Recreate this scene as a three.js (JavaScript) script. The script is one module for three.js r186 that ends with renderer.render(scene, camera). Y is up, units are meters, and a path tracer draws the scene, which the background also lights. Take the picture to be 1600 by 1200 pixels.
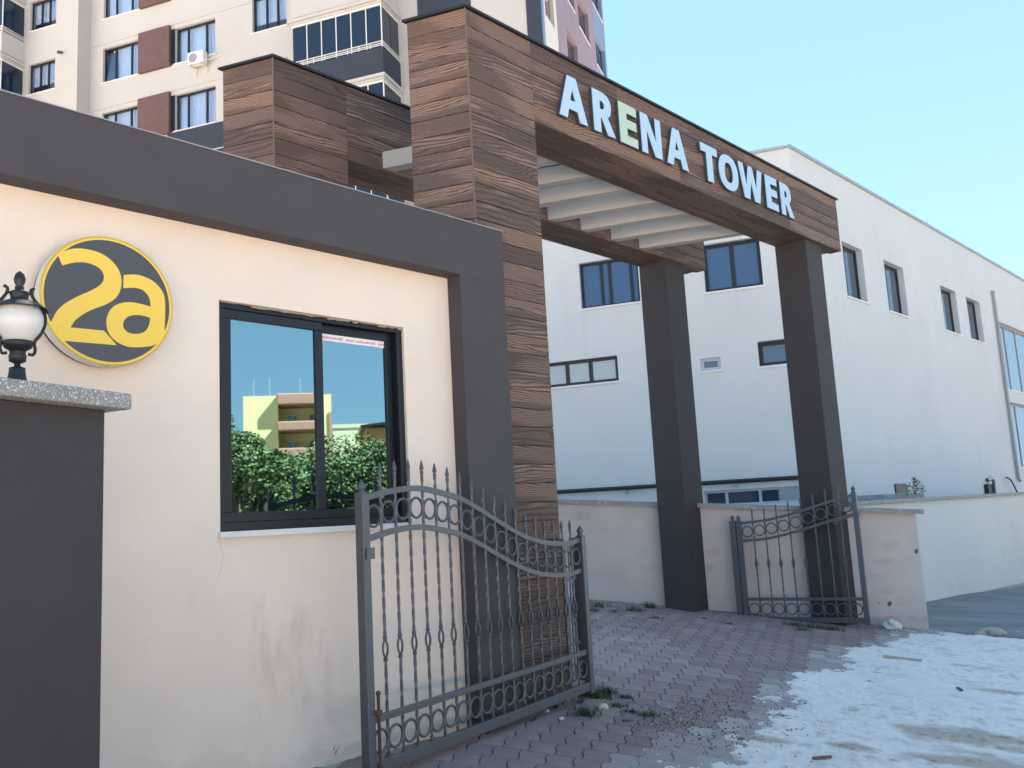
import * as THREE from 'three';
import { mergeGeometries } from 'three/addons/utils/BufferGeometryUtils.js';
import { RoundedBoxGeometry } from 'three/addons/geometries/RoundedBoxGeometry.js';
import { FontLoader } from 'three/addons/loaders/FontLoader.js';
import { TextGeometry } from 'three/addons/geometries/TextGeometry.js';

// ---------------------------------------------------------------- camera, sky, sun, exposure
const scene = new THREE.Scene();
const D2R = Math.PI / 180;
const CAM_H = 1.27;
const camera = new THREE.PerspectiveCamera(46.337, 4 / 3, 0.1, 900);
camera.rotation.order = 'YXZ';
camera.position.set(0, CAM_H, 0);
camera.rotation.set(8.54426 * D2R, 0, -3.12814 * D2R);
camera.updateMatrixWorld(true);
scene.add(camera);

const SUN_AZ = -8 * D2R, SUN_EL = 47 * D2R;
const sunDir = new THREE.Vector3(Math.sin(SUN_AZ) * Math.cos(SUN_EL), Math.sin(SUN_EL), -Math.cos(SUN_AZ) * Math.cos(SUN_EL));
{
  const w = 512, h = 256, data = new Float32Array(w * h * 4), d = new THREE.Vector3();
  for (let j = 0; j < h; j++) for (let i = 0; i < w; i++) {
    const phi = (i + 0.5) / w * 2 * Math.PI - Math.PI, th = (j + 0.5) / h * Math.PI - Math.PI / 2;   // row 0 = bottom
    d.set(Math.cos(th) * Math.cos(phi), Math.sin(th), Math.cos(th) * Math.sin(phi));
    const y = Math.max(d.y, 0), hz = Math.pow(1 - y, 3.2), c = Math.max(-1, Math.min(1, d.dot(sunDir)));
    const g = Math.pow(Math.max(0, 0.5 + 0.5 * c), 2.6);
    const r0 = 0.037 + 0.044 * hz + 0.006 * g, g0 = 0.067 + 0.056 * hz + 0.012 * g, b0 = 0.104 + 0.060 * hz + 0.018 * g;
    const k = (j * w + i) * 4, lo = d.y < 0 ? 0.55 : 1;
    data[k] = r0 * lo; data[k + 1] = g0 * lo; data[k + 2] = b0 * lo; data[k + 3] = 1;
  }
  const sky = new THREE.DataTexture(data, w, h, THREE.RGBAFormat, THREE.FloatType);
  sky.mapping = THREE.EquirectangularReflectionMapping; sky.magFilter = THREE.LinearFilter; sky.minFilter = THREE.LinearFilter;
  sky.wrapS = THREE.RepeatWrapping; sky.needsUpdate = true;
  scene.background = sky; scene.environment = sky;
}
const sun = new THREE.DirectionalLight(new THREE.Color(1, 0.93, 0.84), 4.9);
sun.position.copy(sunDir).multiplyScalar(120); sun.target.position.set(0, 0, -8);
sun.castShadow = true; sun.shadow.mapSize.set(4096, 4096);
Object.assign(sun.shadow.camera, { left: -60, right: 60, top: 60, bottom: -60, near: 1, far: 300 });
scene.add(sun, sun.target);

const renderer = new THREE.WebGLRenderer({ antialias: true });
renderer.toneMapping = THREE.LinearToneMapping;
renderer.toneMappingExposure = 10.4;
renderer.shadowMap.enabled = true;

// ---------------------------------------------------------------- helpers
let seed = 12345;
const rnd = () => { seed = (seed * 1664525 + 1013904223) >>> 0; return seed / 4294967296; };
const rr = (lo, hi) => lo + (hi - lo) * rnd();
function hash(x, y) { let n = Math.imul(x | 0, 374761393) + Math.imul(y | 0, 668265263); n = Math.imul(n ^ (n >>> 13), 1274126177); return ((n ^ (n >>> 16)) >>> 0) / 4294967296; }
function vn(x, y) {
  const xi = Math.floor(x), yi = Math.floor(y); let fx = x - xi, fy = y - yi;
  fx = fx * fx * (3 - 2 * fx); fy = fy * fy * (3 - 2 * fy);
  const p = hash(xi, yi), q = hash(xi + 1, yi), r = hash(xi, yi + 1), s = hash(xi + 1, yi + 1);
  return p + (q - p) * fx + (r - p) * fy + (p - q - r + s) * fx * fy;
}
function fbm(x, y, o = 4) { let s = 0, a = 0.5, n = 0; for (let i = 0; i < o; i++) { s += a * vn(x, y); n += a; x = x * 2.03 + 17.3; y = y * 2.03 + 9.1; a *= 0.5; } return s / n; }
const sstep = (a, b, x) => { const t = Math.min(1, Math.max(0, (x - a) / (b - a))); return t * t * (3 - 2 * t); };
const V = (x, y, z) => new THREE.Vector3(x, y, z);

// photo pixel (1600 x 1200) -> ray; the planes come from what each thing touches
const FOC = 1402.16;
function ray(px, py) { return V(px - 800, -(py - 600), -FOC).normalize().transformDirection(camera.matrixWorld); }
function onPlane(px, py, p0, n) { const d = ray(px, py), c = camera.position; return c.clone().addScaledVector(d, p0.clone().sub(c).dot(n) / d.dot(n)); }
const TH_A = 47.1467 * D2R, TH_B = -19.3535 * D2R;      // the two building directions of the plot
const dirA = V(Math.cos(TH_A), 0, -Math.sin(TH_A)), nA = V(Math.sin(TH_A), 0, Math.cos(TH_A));
const dirB = V(-Math.cos(TH_B), 0, Math.sin(TH_B)), nB = V(Math.sin(TH_B), 0, Math.cos(TH_B));   // dirB runs left and back
const UP = V(0, 1, 0);
const O = V(-1.012, 0, -5.253);                          // foot of the guardhouse wall
const A = (u, y, w) => O.clone().addScaledVector(dirA, u).addScaledVector(nA, w).add(V(0, y, 0));
function groundY(x, z) { const p = -0.0958 * (x - O.x) - 0.0502 * (z - O.z), m = Math.abs(p); return m < 0.6 ? p : Math.sign(p) * (0.6 + 0.5 * (1 - Math.exp(-(m - 0.6) / 0.5))); }
const gN = V(0.0958, 1, 0.0502).normalize();
const onG = (px, py, h = 0) => onPlane(px, py, O.clone().add(V(0, h, 0)), gN);

function metricUV(g) {
  if (g.index) g = g.toNonIndexed();
  const p = g.attributes.position, n = g.attributes.normal, uv = new Float32Array(p.count * 2);
  for (let i = 0; i < p.count; i++) {
    const ax = Math.abs(n.getX(i)), ay = Math.abs(n.getY(i)), az = Math.abs(n.getZ(i));
    if (ay > ax && ay > az) { uv[2 * i] = p.getX(i); uv[2 * i + 1] = p.getZ(i); }
    else if (ax > az) { uv[2 * i] = p.getZ(i); uv[2 * i + 1] = p.getY(i); }
    else { uv[2 * i] = p.getX(i); uv[2 * i + 1] = p.getY(i); }
  }
  g.setAttribute('uv', new THREE.BufferAttribute(uv, 2));
  return g;
}
const bx = (x0, x1, y0, y1, z0, z1) => metricUV(new THREE.BoxGeometry(x1 - x0, y1 - y0, z1 - z0).translate((x0 + x1) / 2, (y0 + y1) / 2, (z0 + z1) / 2));
const rbx = (x0, x1, y0, y1, z0, z1, r = 0.008) => metricUV(new RoundedBoxGeometry(x1 - x0, y1 - y0, z1 - z0, 2, r).translate((x0 + x1) / 2, (y0 + y1) / 2, (z0 + z1) / 2));
function cyl(p, q, r0, r1 = r0, seg = 8) {
  const d = q.clone().sub(p), g = new THREE.CylinderGeometry(r1, r0, d.length(), seg);
  g.applyQuaternion(new THREE.Quaternion().setFromUnitVectors(UP, d.normalize())); g.translate((p.x + q.x) / 2, (p.y + q.y) / 2, (p.z + q.z) / 2);
  return g.toNonIndexed();
}
function lathe(pts, seg = 24) { return new THREE.LatheGeometry(pts.map(([r, y]) => new THREE.Vector2(r, y)), seg).toNonIndexed(); }
function prism(plan, y0, y1) {                            // vertical prism over a world-plan polygon [x, z]; y0/y1 numbers or functions
  const pos = [], f0 = typeof y0 === 'function' ? y0 : () => y0, f1 = typeof y1 === 'function' ? y1 : () => y1;
  const tri = (a, b, c) => pos.push(...a, ...b, ...c);
  let area = 0; plan.forEach((p, i) => { const q = plan[(i + 1) % plan.length]; area += p[0] * q[1] - q[0] * p[1]; });
  const P = area > 0 ? plan.slice().reverse() : plan;
  for (let i = 0; i < P.length; i++) {
    const p = P[i], q = P[(i + 1) % P.length];
    const a = [p[0], f0(...p), p[1]], b = [q[0], f0(...q), q[1]], c = [q[0], f1(...q), q[1]], d = [p[0], f1(...p), p[1]];
    tri(a, b, c); tri(a, c, d);
  }
  for (let i = 1; i + 1 < P.length; i++) {
    tri([P[0][0], f1(...P[0]), P[0][1]], [P[i][0], f1(...P[i]), P[i][1]], [P[i + 1][0], f1(...P[i + 1]), P[i + 1][1]]);
    tri([P[0][0], f0(...P[0]), P[0][1]], [P[i + 1][0], f0(...P[i + 1]), P[i + 1][1]], [P[i][0], f0(...P[i]), P[i][1]]);
  }
  const g = new THREE.BufferGeometry(); g.setAttribute('position', new THREE.Float32BufferAttribute(pos, 3)); g.computeVertexNormals();
  return metricUV(g);
}
function holed(x0, x1, y0, y1, holes, thick) {           // wall slab, outer face at z = 0, with rectangular openings
  const s = new THREE.Shape([[x0, y0], [x1, y0], [x1, y1], [x0, y1]].map(p => new THREE.Vector2(...p)));
  for (const [a, b, c, d] of holes) s.holes.push(new THREE.Path([[a, c], [a, d], [b, d], [b, c]].map(p => new THREE.Vector2(...p))));
  return metricUV(new THREE.ExtrudeGeometry(s, { depth: thick, bevelEnabled: false }).translate(0, 0, -thick));
}
const clean = g => { g = g.index ? g.toNonIndexed() : g; for (const k of Object.keys(g.attributes)) if (!['position', 'normal', 'uv'].includes(k)) g.deleteAttribute(k); if (!g.attributes.uv) g.setAttribute('uv', new THREE.BufferAttribute(new Float32Array(g.attributes.position.count * 2), 2)); return g; };
const names = {};
function numbered(n) { names[n] = (names[n] || 0) + 1; return names[n] === 1 ? n : n + '_' + String(names[n] - 1).padStart(3, '0'); }
function mesh(name, geos, m, parent) {
  const list = Array.isArray(geos) ? geos : [geos];
  const o = new THREE.Mesh(list.length > 1 ? mergeGeometries(list.map(clean)) : list[0], m);
  o.castShadow = o.receiveShadow = true;
  o.name = parent ? name : numbered(name); (parent || scene).add(o);
  return o;
}
function thing(name, label, category, pos, turn = 0, group) {
  const o = new THREE.Group(); o.name = numbered(name); if (pos) o.position.copy(pos); o.rotation.y = turn;
  o.userData = { label, category }; if (group) o.userData.group = group; scene.add(o); return o;
}
function tag(o, label, category, group) { Object.assign(o.userData, { label, category }); if (group) o.userData.group = group; return o; }
function structure(o) { o.userData.kind = 'structure'; return o; }

// ---------------------------------------------------------------- procedural textures and materials
function dataTex(w, h, f, srgb = true) {
  const d = new Uint8Array(w * h * 4);
  for (let j = 0; j < h; j++) for (let i = 0; i < w; i++) { const c = f(i / w, j / h, i, j), k = (j * w + i) * 4; d[k] = c[0] * 255; d[k + 1] = c[1] * 255; d[k + 2] = c[2] * 255; d[k + 3] = 255; }
  const t = new THREE.DataTexture(d, w, h); t.wrapS = t.wrapT = THREE.RepeatWrapping; t.magFilter = THREE.LinearFilter; t.minFilter = THREE.LinearMipmapLinearFilter; t.generateMipmaps = true;
  if (srgb) t.colorSpace = THREE.SRGBColorSpace; t.needsUpdate = true; return t;
}
const cl = x => Math.min(1, Math.max(0, x));
const toS = v => v <= 0.0031308 ? 12.92 * v : 1.055 * Math.pow(v, 1 / 2.4) - 0.055;
// tileable plaster mottling: value around 1
const mottle = (() => {                                   // one tileable noise field shared by all rendered surfaces
  const N = 256, f = new Float32Array(N * N);
  for (let j = 0; j < N; j++) for (let i = 0; i < N; i++) {
    const u = i / N, v = j / N, x = sstep(0, 1, u), y = sstep(0, 1, v), n = (a, b) => fbm(a * 5 + 40, b * 5 + 40, 5);
    f[j * N + i] = (n(u, v) * (1 - x) + n(u - 1, v) * x) * (1 - y) + (n(u, v - 1) * (1 - x) + n(u - 1, v - 1) * x) * y - 0.5;
  }
  return f;
})();
let texCount = 0;
function plasterTex(col, amp, rep) {
  const ox = (texCount * 67) % 256, oy = (texCount++ * 101) % 256;
  const t = dataTex(256, 256, (u, v, i, j) => { const k = 1 + amp * (mottle[((j + oy) % 256) * 256 + (i + ox) % 256] * 2 + (hash(i, j) - 0.5) * 0.35); return col.map(c => cl(toS(c * k))); });
  t.repeat.set(1 / rep, 1 / rep); return t;
}
const bumpFine = dataTex(256, 256, (u, v, i, j) => { const n = 0.5 * hash(i, j) + 0.5 * vn(i / 3, j / 3); return [n, n, n]; }, false);
function std(o) { return new THREE.MeshStandardMaterial(o); }
function paint(col, amp = 0.06, rep = 2.2, rough = 0.85, bump = 0.0015, brep = 4) {
  const b = bumpFine.clone(); b.repeat.set(brep, brep); b.needsUpdate = true;
  return std({ map: plasterTex(col, amp, rep), roughness: rough, bumpMap: b, bumpScale: bump });
}
const M = {};
M.cream = paint([0.82, 0.68, 0.575], 0.05);
M.grey = paint([0.058, 0.051, 0.055], 0.16, 1.1, 0.75);
M.greyDark = paint([0.042, 0.036, 0.038], 0.18, 1.1, 0.75);
M.beigeWall = paint([0.46, 0.40, 0.36], 0.10, 1.5, 0.9);
{
  const t = dataTex(512, 512, (u, v, i, j) => {                // rendered wall: mottling, faint rain streaks, repair patches
    const st = sstep(0.58, 0.80, vn(u * 64, v * 2.5)) * sstep(0.35, 0.7, vn(u * 9 + 5, v * 3)), pt = sstep(0.60, 0.64, fbm(u * 4 + 3, v * 4 + 8, 2));
    const k = 1 + 0.07 * mottle[(j >> 1) * 256 + (i >> 1)] * 2 - 0.03 * st - 0.02 * pt + 0.02 * (hash(i, j) - 0.5);
    return [cl(toS(0.60 * k)), cl(toS(0.60 * k)), cl(toS(0.60 * k))];
  });
  t.repeat.set(1 / 7, 1 / 7); const b = bumpFine.clone(); b.repeat.set(4, 4); b.needsUpdate = true;
  M.white = std({ map: t, roughness: 0.88, bumpMap: b, bumpScale: 0.0015 });
}
M.tower = paint([0.47, 0.445, 0.425], 0.05, 4.2, 0.85, 0.001);
M.towerBrown = paint([0.125, 0.070, 0.066], 0.22, 1.4, 0.85);
M.towerNavy = paint([0.028, 0.036, 0.055], 0.12, 2, 0.75);
M.towerBrownSkylit = paint([0.20, 0.155, 0.19], 0.1, 2.4, 0.8);  // brown cladding of the side face, with bluish sky shade put into the colour
M.towerNavySkylit = paint([0.13, 0.19, 0.30], 0.08, 2.4, 0.7);  // navy of the side face, its blue skylight tint painted in
M.beam = paint([0.44, 0.41, 0.385], 0.05, 1.3);
M.frame = std({ color: new THREE.Color(0.012, 0.014, 0.02), roughness: 0.38, metalness: 0.2 });
M.gate = std({ color: new THREE.Color(0.098, 0.102, 0.115), roughness: 0.42, metalness: 0.35 });
M.rust = paint([0.11, 0.055, 0.035], 0.5, 0.2, 0.9);
M.blackIron = std({ color: new THREE.Color(0.010, 0.011, 0.014), roughness: 0.45 });
M.opal = new THREE.MeshPhysicalMaterial({ color: new THREE.Color(0.82, 0.80, 0.77), roughness: 0.22, transmission: 0.25, thickness: 0 });
M.marble = paint([0.70, 0.68, 0.67], 0.10, 0.6, 0.5);
M.concrete = dataConcrete();
function dataConcrete() {
  const t = dataTex(512, 512, (u, v, i, j) => {
    const s = vn(i / 5.3, j / 5.3), q = vn(i / 2.6 + 90, j / 2.6), chip = s > 0.74 ? 1 : q > 0.86 ? 0.8 : 0, n = fbm(u * 6, v * 6, 3);
    const base = 0.17 + 0.10 * n + 0.05 * hash(i, j); const c = base + chip * (0.62 - base);
    return [cl(toS(c)), cl(toS(c * 0.985)), cl(toS(c * 0.96))];
  });
  t.repeat.set(2.6, 2.6);
  return std({ map: t, roughness: 0.85, bumpMap: t, bumpScale: 0.002 });
}
M.metalCap = std({ color: new THREE.Color(0.45, 0.45, 0.46), roughness: 0.4, metalness: 0.7 });
M.flashing = std({ color: new THREE.Color(0.02, 0.018, 0.018), roughness: 0.5, metalness: 0.3 });
M.mirrorGlass = std({ color: new THREE.Color(0.30, 0.42, 0.43), roughness: 0.015, metalness: 1 });
M.glass = new THREE.MeshPhysicalMaterial({ color: new THREE.Color(0.03, 0.05, 0.085), roughness: 0.03, ior: 2.1 });
M.blueGlass = new THREE.MeshPhysicalMaterial({ color: new THREE.Color(0.05, 0.10, 0.20), roughness: 0.03, ior: 1.6 });
M.navyGlass = new THREE.MeshPhysicalMaterial({ color: new THREE.Color(0.012, 0.022, 0.045), roughness: 0.04, ior: 1.5 });
M.curtain = paint([0.62, 0.66, 0.74], 0.10, 0.5, 0.9);
M.interior = std({ color: new THREE.Color(0.30, 0.28, 0.26), roughness: 0.9 });
M.plasticWhite = std({ color: new THREE.Color(0.66, 0.66, 0.63), roughness: 0.5 });
M.pipe = std({ color: new THREE.Color(0.32, 0.32, 0.33), roughness: 0.45 });
M.blackPipe = std({ color: new THREE.Color(0.012, 0.013, 0.016), roughness: 0.5 });

// wood-look planks: 8 rows of grain, 1.6 m x 0.14 m each
const woodTex = (() => {
  const W = 1536, Hh = 1024, rows = 8, rh = Hh / rows;
  const t = dataTex(W, Hh, (u, v, i, j) => {
    const r = Math.floor(j / rh), y = (j % rh) / rh, x = u * 2.5;
    const warp = fbm(x * 1.5 + r * 13.7, y * 1.1 + r * 5, 3) - 0.5, fine = vn(x * 11 + r * 3, y * 10) - 0.5;
    const yy = y + 0.75 * warp + 0.05 * fine;
    const bold = sstep(0.42, 0.62, vn(x * 0.9 + r * 31.3, r * 7.7 + 0.5));            // stretches with wide cathedral figure
    const freq = 4.5 + 6 * (1 - bold), s = Math.abs(((yy * freq) % 1 + 1) % 1 - 0.5) * 2;
    const thin = Math.abs(((yy * 26 + 1.5 * fine) % 1 + 1) % 1 - 0.5) * 2;
    const patch = sstep(0.40, 0.62, fbm(x * 1.3 + r * 21, y * 1.6 + r * 3, 3));
    const line = sstep(0.30, 0.52, s);                                                // dark contour lines between paler bands
    let k = 0.36 + line * (0.06 + 0.50 * patch) - 0.15 * (1 - line) - 0.12 * sstep(0.62, 0.9, thin) * (1 - 0.5 * patch);
    k += 0.08 * (hash(i >> 2, j) - 0.5) + 0.18 * (vn(x * 45, j * 0.8) - 0.5) + 0.14 * (fbm(x * 0.7 + r, r * 9.1, 2) - 0.5);
    k = cl(k);
    return [cl(toS(0.030 + 0.220 * k)), cl(toS(0.019 + 0.134 * k)), cl(toS(0.016 + 0.098 * k))];
  });
  t.anisotropy = 8; return t;
})();
const woodMats = [[1, 1, 1], [0.86, 0.84, 0.84], [1.14, 1.1, 1.05]].map(c => std({ map: woodTex, color: new THREE.Color(...c), roughness: 0.72, bumpMap: woodTex, bumpScale: 0.0016 }));
M.woodCore = std({ color: new THREE.Color(0.12, 0.075, 0.055), roughness: 0.9 });
const PH = 0.1405;
function plankGeo(x0, x1, y0, y1, t) {                    // plank in the xy plane, front at z = t, chamfered edges
  const c = 0.0025, w = x1 - x0, h = y1 - y0, g = new THREE.BufferGeometry();
  const P = [[0, 0, 0], [w, 0, 0], [w, h, 0], [0, h, 0], [0, c, t], [w, c, t], [w, h - c, t], [0, h - c, t]].map(p => [p[0] + x0, p[1] + y0, p[2]]);
  const F = [[4, 5, 6, 7], [0, 1, 5, 4], [7, 6, 2, 3], [0, 4, 7, 3], [5, 1, 2, 6]], pos = [], uv = [];
  const row = Math.floor(rnd() * 8), off = rnd() * Math.max(0, 1 - w / 2.5);
  for (const f of F) for (const k of [0, 1, 2, 0, 2, 3]) { const p = P[f[k]]; pos.push(...p); uv.push((p[0] - x0) / 2.5 + off, (row + 0.04 + 0.92 * cl((p[1] - y0) / PH)) / 8); }
  g.setAttribute('position', new THREE.Float32BufferAttribute(pos, 3)); g.setAttribute('uv', new THREE.Float32BufferAttribute(uv, 2)); g.computeVertexNormals();
  return g;
}
function planking(parent, x0, x1, y0, y1, maxLen = 99, place) {  // rows of planks; place(mesh) puts each into its plane
  const n = Math.round((y1 - y0) / PH), h = (y1 - y0) / n;
  for (let i = 0; i < n; i++) {
    const cuts = [x0]; if (x1 - x0 > maxLen) { let x = x0 + rr(0.5, 1) * maxLen; while (x < x1 - 0.4) { cuts.push(x); x += maxLen; } } cuts.push(x1);
    for (let k = 0; k + 1 < cuts.length; k++) {
      const m = mesh('plank', plankGeo(cuts[k] + 0.001, cuts[k + 1] - 0.001, y0 + i * h + 0.0012, y0 + (i + 1) * h - 0.0012, 0.012), woodMats[Math.floor(rnd() * 3)], parent);
      place(m);
    }
  }
}

// ---------------------------------------------------------------- ground
{
  const N = 120, R = 160, pos = [], idx = [];
  const c = t => Math.sign(t) * (Math.abs(t) * 0.18 + Math.pow(Math.abs(t), 3) * 0.82) * R;
  for (let j = 0; j <= N; j++) for (let i = 0; i <= N; i++) { const x = c(i / N * 2 - 1), z = c(j / N * 2 - 1) - 6; pos.push(x, groundY(x, z) - 0.03, z); }
  for (let j = 0; j < N; j++) for (let i = 0; i < N; i++) { const a = j * (N + 1) + i; idx.push(a, a + N + 1, a + 1, a + 1, a + N + 1, a + N + 2); }
  let g = new THREE.BufferGeometry(); g.setAttribute('position', new THREE.Float32BufferAttribute(pos, 3)); g.setIndex(idx); g.computeVertexNormals();
  const m = mesh('ground', metricUV(g), paint([0.46, 0.385, 0.31], 0.22, 1.3, 0.95, 0.01)); structure(m);
}
// frame of the paving: p to the right along the rows, q away along the wavy joints
const pDir = dirB.clone().negate(), qDir = V(-nB.x, 0, -nB.z);
const PQ = (p, q) => V(O.x + pDir.x * p + qDir.x * q, 0, O.z + pDir.z * p + qDir.z * q);
const toPQ = w => { const d = w.clone().sub(O); return [d.x * pDir.x + d.z * pDir.z, d.x * qDir.x + d.z * qDir.z]; };
const tiltQ = new THREE.Quaternion().setFromUnitVectors(UP, gN);
const spillPx = [[1369, 994], [1374, 1009], [1309, 1014], [1272, 1023], [1259, 1036], [1235, 1044], [1193, 1068], [1170, 1090], [1145, 1111], [1091, 1138], [1060, 1160], [1028, 1186], [985, 1215]].map(p => toPQ(onG(...p)));
const spillPoly = [...spillPx, [1.2, -4.5], [9, -4.5], toPQ(onG(1900, 1000)), toPQ(onG(1600, 984)), toPQ(onG(1450, 984)), toPQ(onG(1400, 984))];
function polyDist(P, x, y) {
  let inside = false, d = 1e9;
  for (let i = 0, j = P.length - 1; i < P.length; j = i++) {
    const [x0, y0] = P[j], [x1, y1] = P[i];
    if ((y1 > y) !== (y0 > y) && x < (x0 - x1) * (y - y1) / (y0 - y1) + x1) inside = !inside;
    const ex = x1 - x0, ey = y1 - y0, t = cl(((x - x0) * ex + (y - y0) * ey) / (ex * ex + ey * ey)); d = Math.min(d, Math.hypot(x - x0 - ex * t, y - y0 - ey * t));
  }
  return inside ? d : -d;
}
{ // interlocking pavers
  const PW = 0.163, PL = 0.2, dj = 0.016, gap = 0.0025;
  const off = t => t < 0.30 ? dj : t > 0.70 ? -dj : dj * (0.5 - t) / 0.2;
  const ts = [0, 0.30, 0.42, 0.58, 0.70, 1], out = [];
  for (const t of ts) out.push([PW - gap + off(t), Math.min(Math.max(t * PL, gap), PL - gap)]);
  for (const t of ts.slice().reverse()) out.push([gap + off(t), Math.min(Math.max(t * PL, gap), PL - gap)]);
  const n = out.length, cx = PW / 2, cy = PL / 2, inset = out.map(([x, y]) => [cx + (x - cx) * 0.965, cy + (y - cy) * 0.97]);
  const pos = [], put = (p, h) => pos.push(p[0] - cx, h, -(p[1] - cy));
  const tri2 = THREE.ShapeUtils.triangulateShape(inset.map(p => new THREE.Vector2(...p)), []);
  for (const t of tri2) for (const k of t) put(inset[k], 0);
  for (let i = 0; i < n; i++) { const j = (i + 1) % n; put(out[i], -0.005); put(out[j], -0.005); put(inset[j], 0); put(out[i], -0.005); put(inset[j], 0); put(inset[i], 0); put(out[i], -0.028); put(out[j], -0.028); put(out[j], -0.005); put(out[i], -0.028); put(out[j], -0.005); put(out[i], -0.005); }
  let pg = new THREE.BufferGeometry(); pg.setAttribute('position', new THREE.Float32BufferAttribute(pos, 3)); pg.computeVertexNormals();
  if (pg.attributes.normal.getY(0) < 0) { for (let i = 0; i < pos.length; i += 9) for (let k = 0; k < 3; k++) { const t = pos[i + 3 + k]; pos[i + 3 + k] = pos[i + 6 + k]; pos[i + 6 + k] = t; } pg.setAttribute('position', new THREE.Float32BufferAttribute(pos, 3)); pg.computeVertexNormals(); }
  pg = metricUV(pg);
  const cols = [[0.28, 0.19, 0.18], [0.31, 0.212, 0.20], [0.265, 0.19, 0.185], [0.325, 0.235, 0.222], [0.36, 0.27, 0.255], [0.395, 0.31, 0.29], [0.46, 0.38, 0.35]];
  const mats = cols.map(c => paint(c, 0.22, 0.45, 0.9, 0.002, 9));
  const root = new THREE.Group(); root.name = 'paved_driveway'; structure(root); scene.add(root);
  const baseQ = tiltQ.clone().multiply(new THREE.Quaternion().setFromAxisAngle(UP, TH_B));
  const cells = [], pv = V(0, 0, 0);
  for (let j = -14; j < 62; j++) for (let i = -22; i < 46; i++) {
    const p = (i + 0.5) * PW, q = (j + 0.5) * PL - 1, w = PQ(p, q);
    const d = w.clone().sub(O), behind = d.dot(nA), du = d.dot(dirA);
    if (behind < 0.02 && du < 2.3) continue;                         // guardhouse and pillar stand here
    if (behind < -3.6) continue;
    const wl = d.clone().sub(V(3.9 - O.x, 0, -11.25 - O.z)).dot(nB); if (wl < 0.0) continue;   // boundary wall
    if (w.z > 1.5 || w.x < -3) continue;
    const sd = polyDist(spillPoly, p, q); if (sd > 0.75) continue;
    w.y = groundY(w.x, w.z);
    pv.copy(w).project(camera);
    const inView = Math.abs(pv.x) < 1.02 && Math.abs(pv.y) < 1.02 && pv.z < 1;
    const dist = w.distanceTo(camera.position);
    const dust = fbm(p * 0.55 + 3, q * 0.55 + 8, 3) + 0.22 * sstep(1.2, 3, q) * (1 - sstep(4.2, 5.6, q)) - 0.05;
    let k = Math.min(5, Math.max(0, Math.floor((dust - 0.36) * 9 + rnd() * 2.6))); if (sd + 0.5 * (fbm(p * 1.7, q * 1.7, 2) - 0.5) > -0.10) k = rnd() < 0.3 ? 6 : 5;
    cells.push({ w, dist: inView && sd < 0.15 ? dist : 1000 + dist, k });
  }
  cells.sort((a, b) => a.dist - b.dist);
  const rest = cells.slice(300);
  for (const c of cells.slice(0, 300)) {
    const m = mesh('paver', pg, mats[c.k], root); m.position.copy(c.w); m.position.y += rr(-0.0025, 0.0025);
    m.quaternion.copy(baseQ); m.rotateX(rr(-0.006, 0.006)); m.rotateZ(rr(-0.008, 0.008));
  }
  const im = new THREE.InstancedMesh(pg, paint([0.5, 0.5, 0.5], 0.22, 0.45, 0.9, 0.002, 9), rest.length), mt = new THREE.Matrix4(), q2 = new THREE.Quaternion(), e = new THREE.Euler(), col = new THREE.Color();
  rest.forEach((c, i) => { e.set(rr(-0.006, 0.006), 0, rr(-0.008, 0.008)); q2.setFromEuler(e).premultiply(baseQ); c.w.y += rr(-0.0025, 0.0025); mt.compose(c.w, q2, V(1, 1, 1)); im.setMatrixAt(i, mt); const l = cols[c.k], v = rr(1.85, 2.15); im.setColorAt(i, col.setRGB(l[0] * v, l[1] * v, l[2] * v)); });
  im.name = 'paver_field'; im.userData.kind = 'stuff'; im.castShadow = im.receiveShadow = true; root.add(im);
}
{ // concrete ramp at the foot of the right-hand retaining wall
  const P = [[4.62, -10.9], [4.2, -12.2], [16, -22.5], [24, -18], [12, -6.5]].map(([x, z]) => [x, z]);
  const tex = dataTex(512, 512, (u, v) => { const n = 0.10 + 0.10 * fbm(u * 3, v * 22, 4) + 0.08 * fbm(u * 9, v * 9, 3); return [cl(toS(n * 1.06)), cl(toS(n)), cl(toS(n))]; });
  tex.repeat.set(0.25, 0.25);
  const m = mesh('concrete_ramp', prism(P, (x, z) => groundY(x, z) - 0.02, (x, z) => groundY(x, z) - 0.006), std({ map: tex, roughness: 0.85 })); structure(m);
}
{ // dark asphalt sheet added on the right to cut light bounced onto the white building
  const P = [[6.6, 1.3], [80, 1.3], [80, 60], [6.6, 60]].map(([u, w]) => { const q = A(u, 0, w); return [q.x, q.z]; });
  const g = []; for (let i = 0; i < 12; i++) for (let j = 0; j < 6; j++) { const q = (a, b) => [P[0][0] + (P[1][0] - P[0][0]) * a + (P[3][0] - P[0][0]) * b, P[0][1] + (P[1][1] - P[0][1]) * a + (P[3][1] - P[0][1]) * b]; g.push(prism([q(i / 12, j / 6), q((i + 1) / 12, j / 6), q((i + 1) / 12, (j + 1) / 6), q(i / 12, (j + 1) / 6)], (x, z) => groundY(x, z) - 0.06, (x, z) => groundY(x, z) - 0.012)); }
  structure(mesh('added_asphalt', g, paint([0.07, 0.068, 0.066], 0.3, 1.1, 0.9, 0.006)));
}
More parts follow.
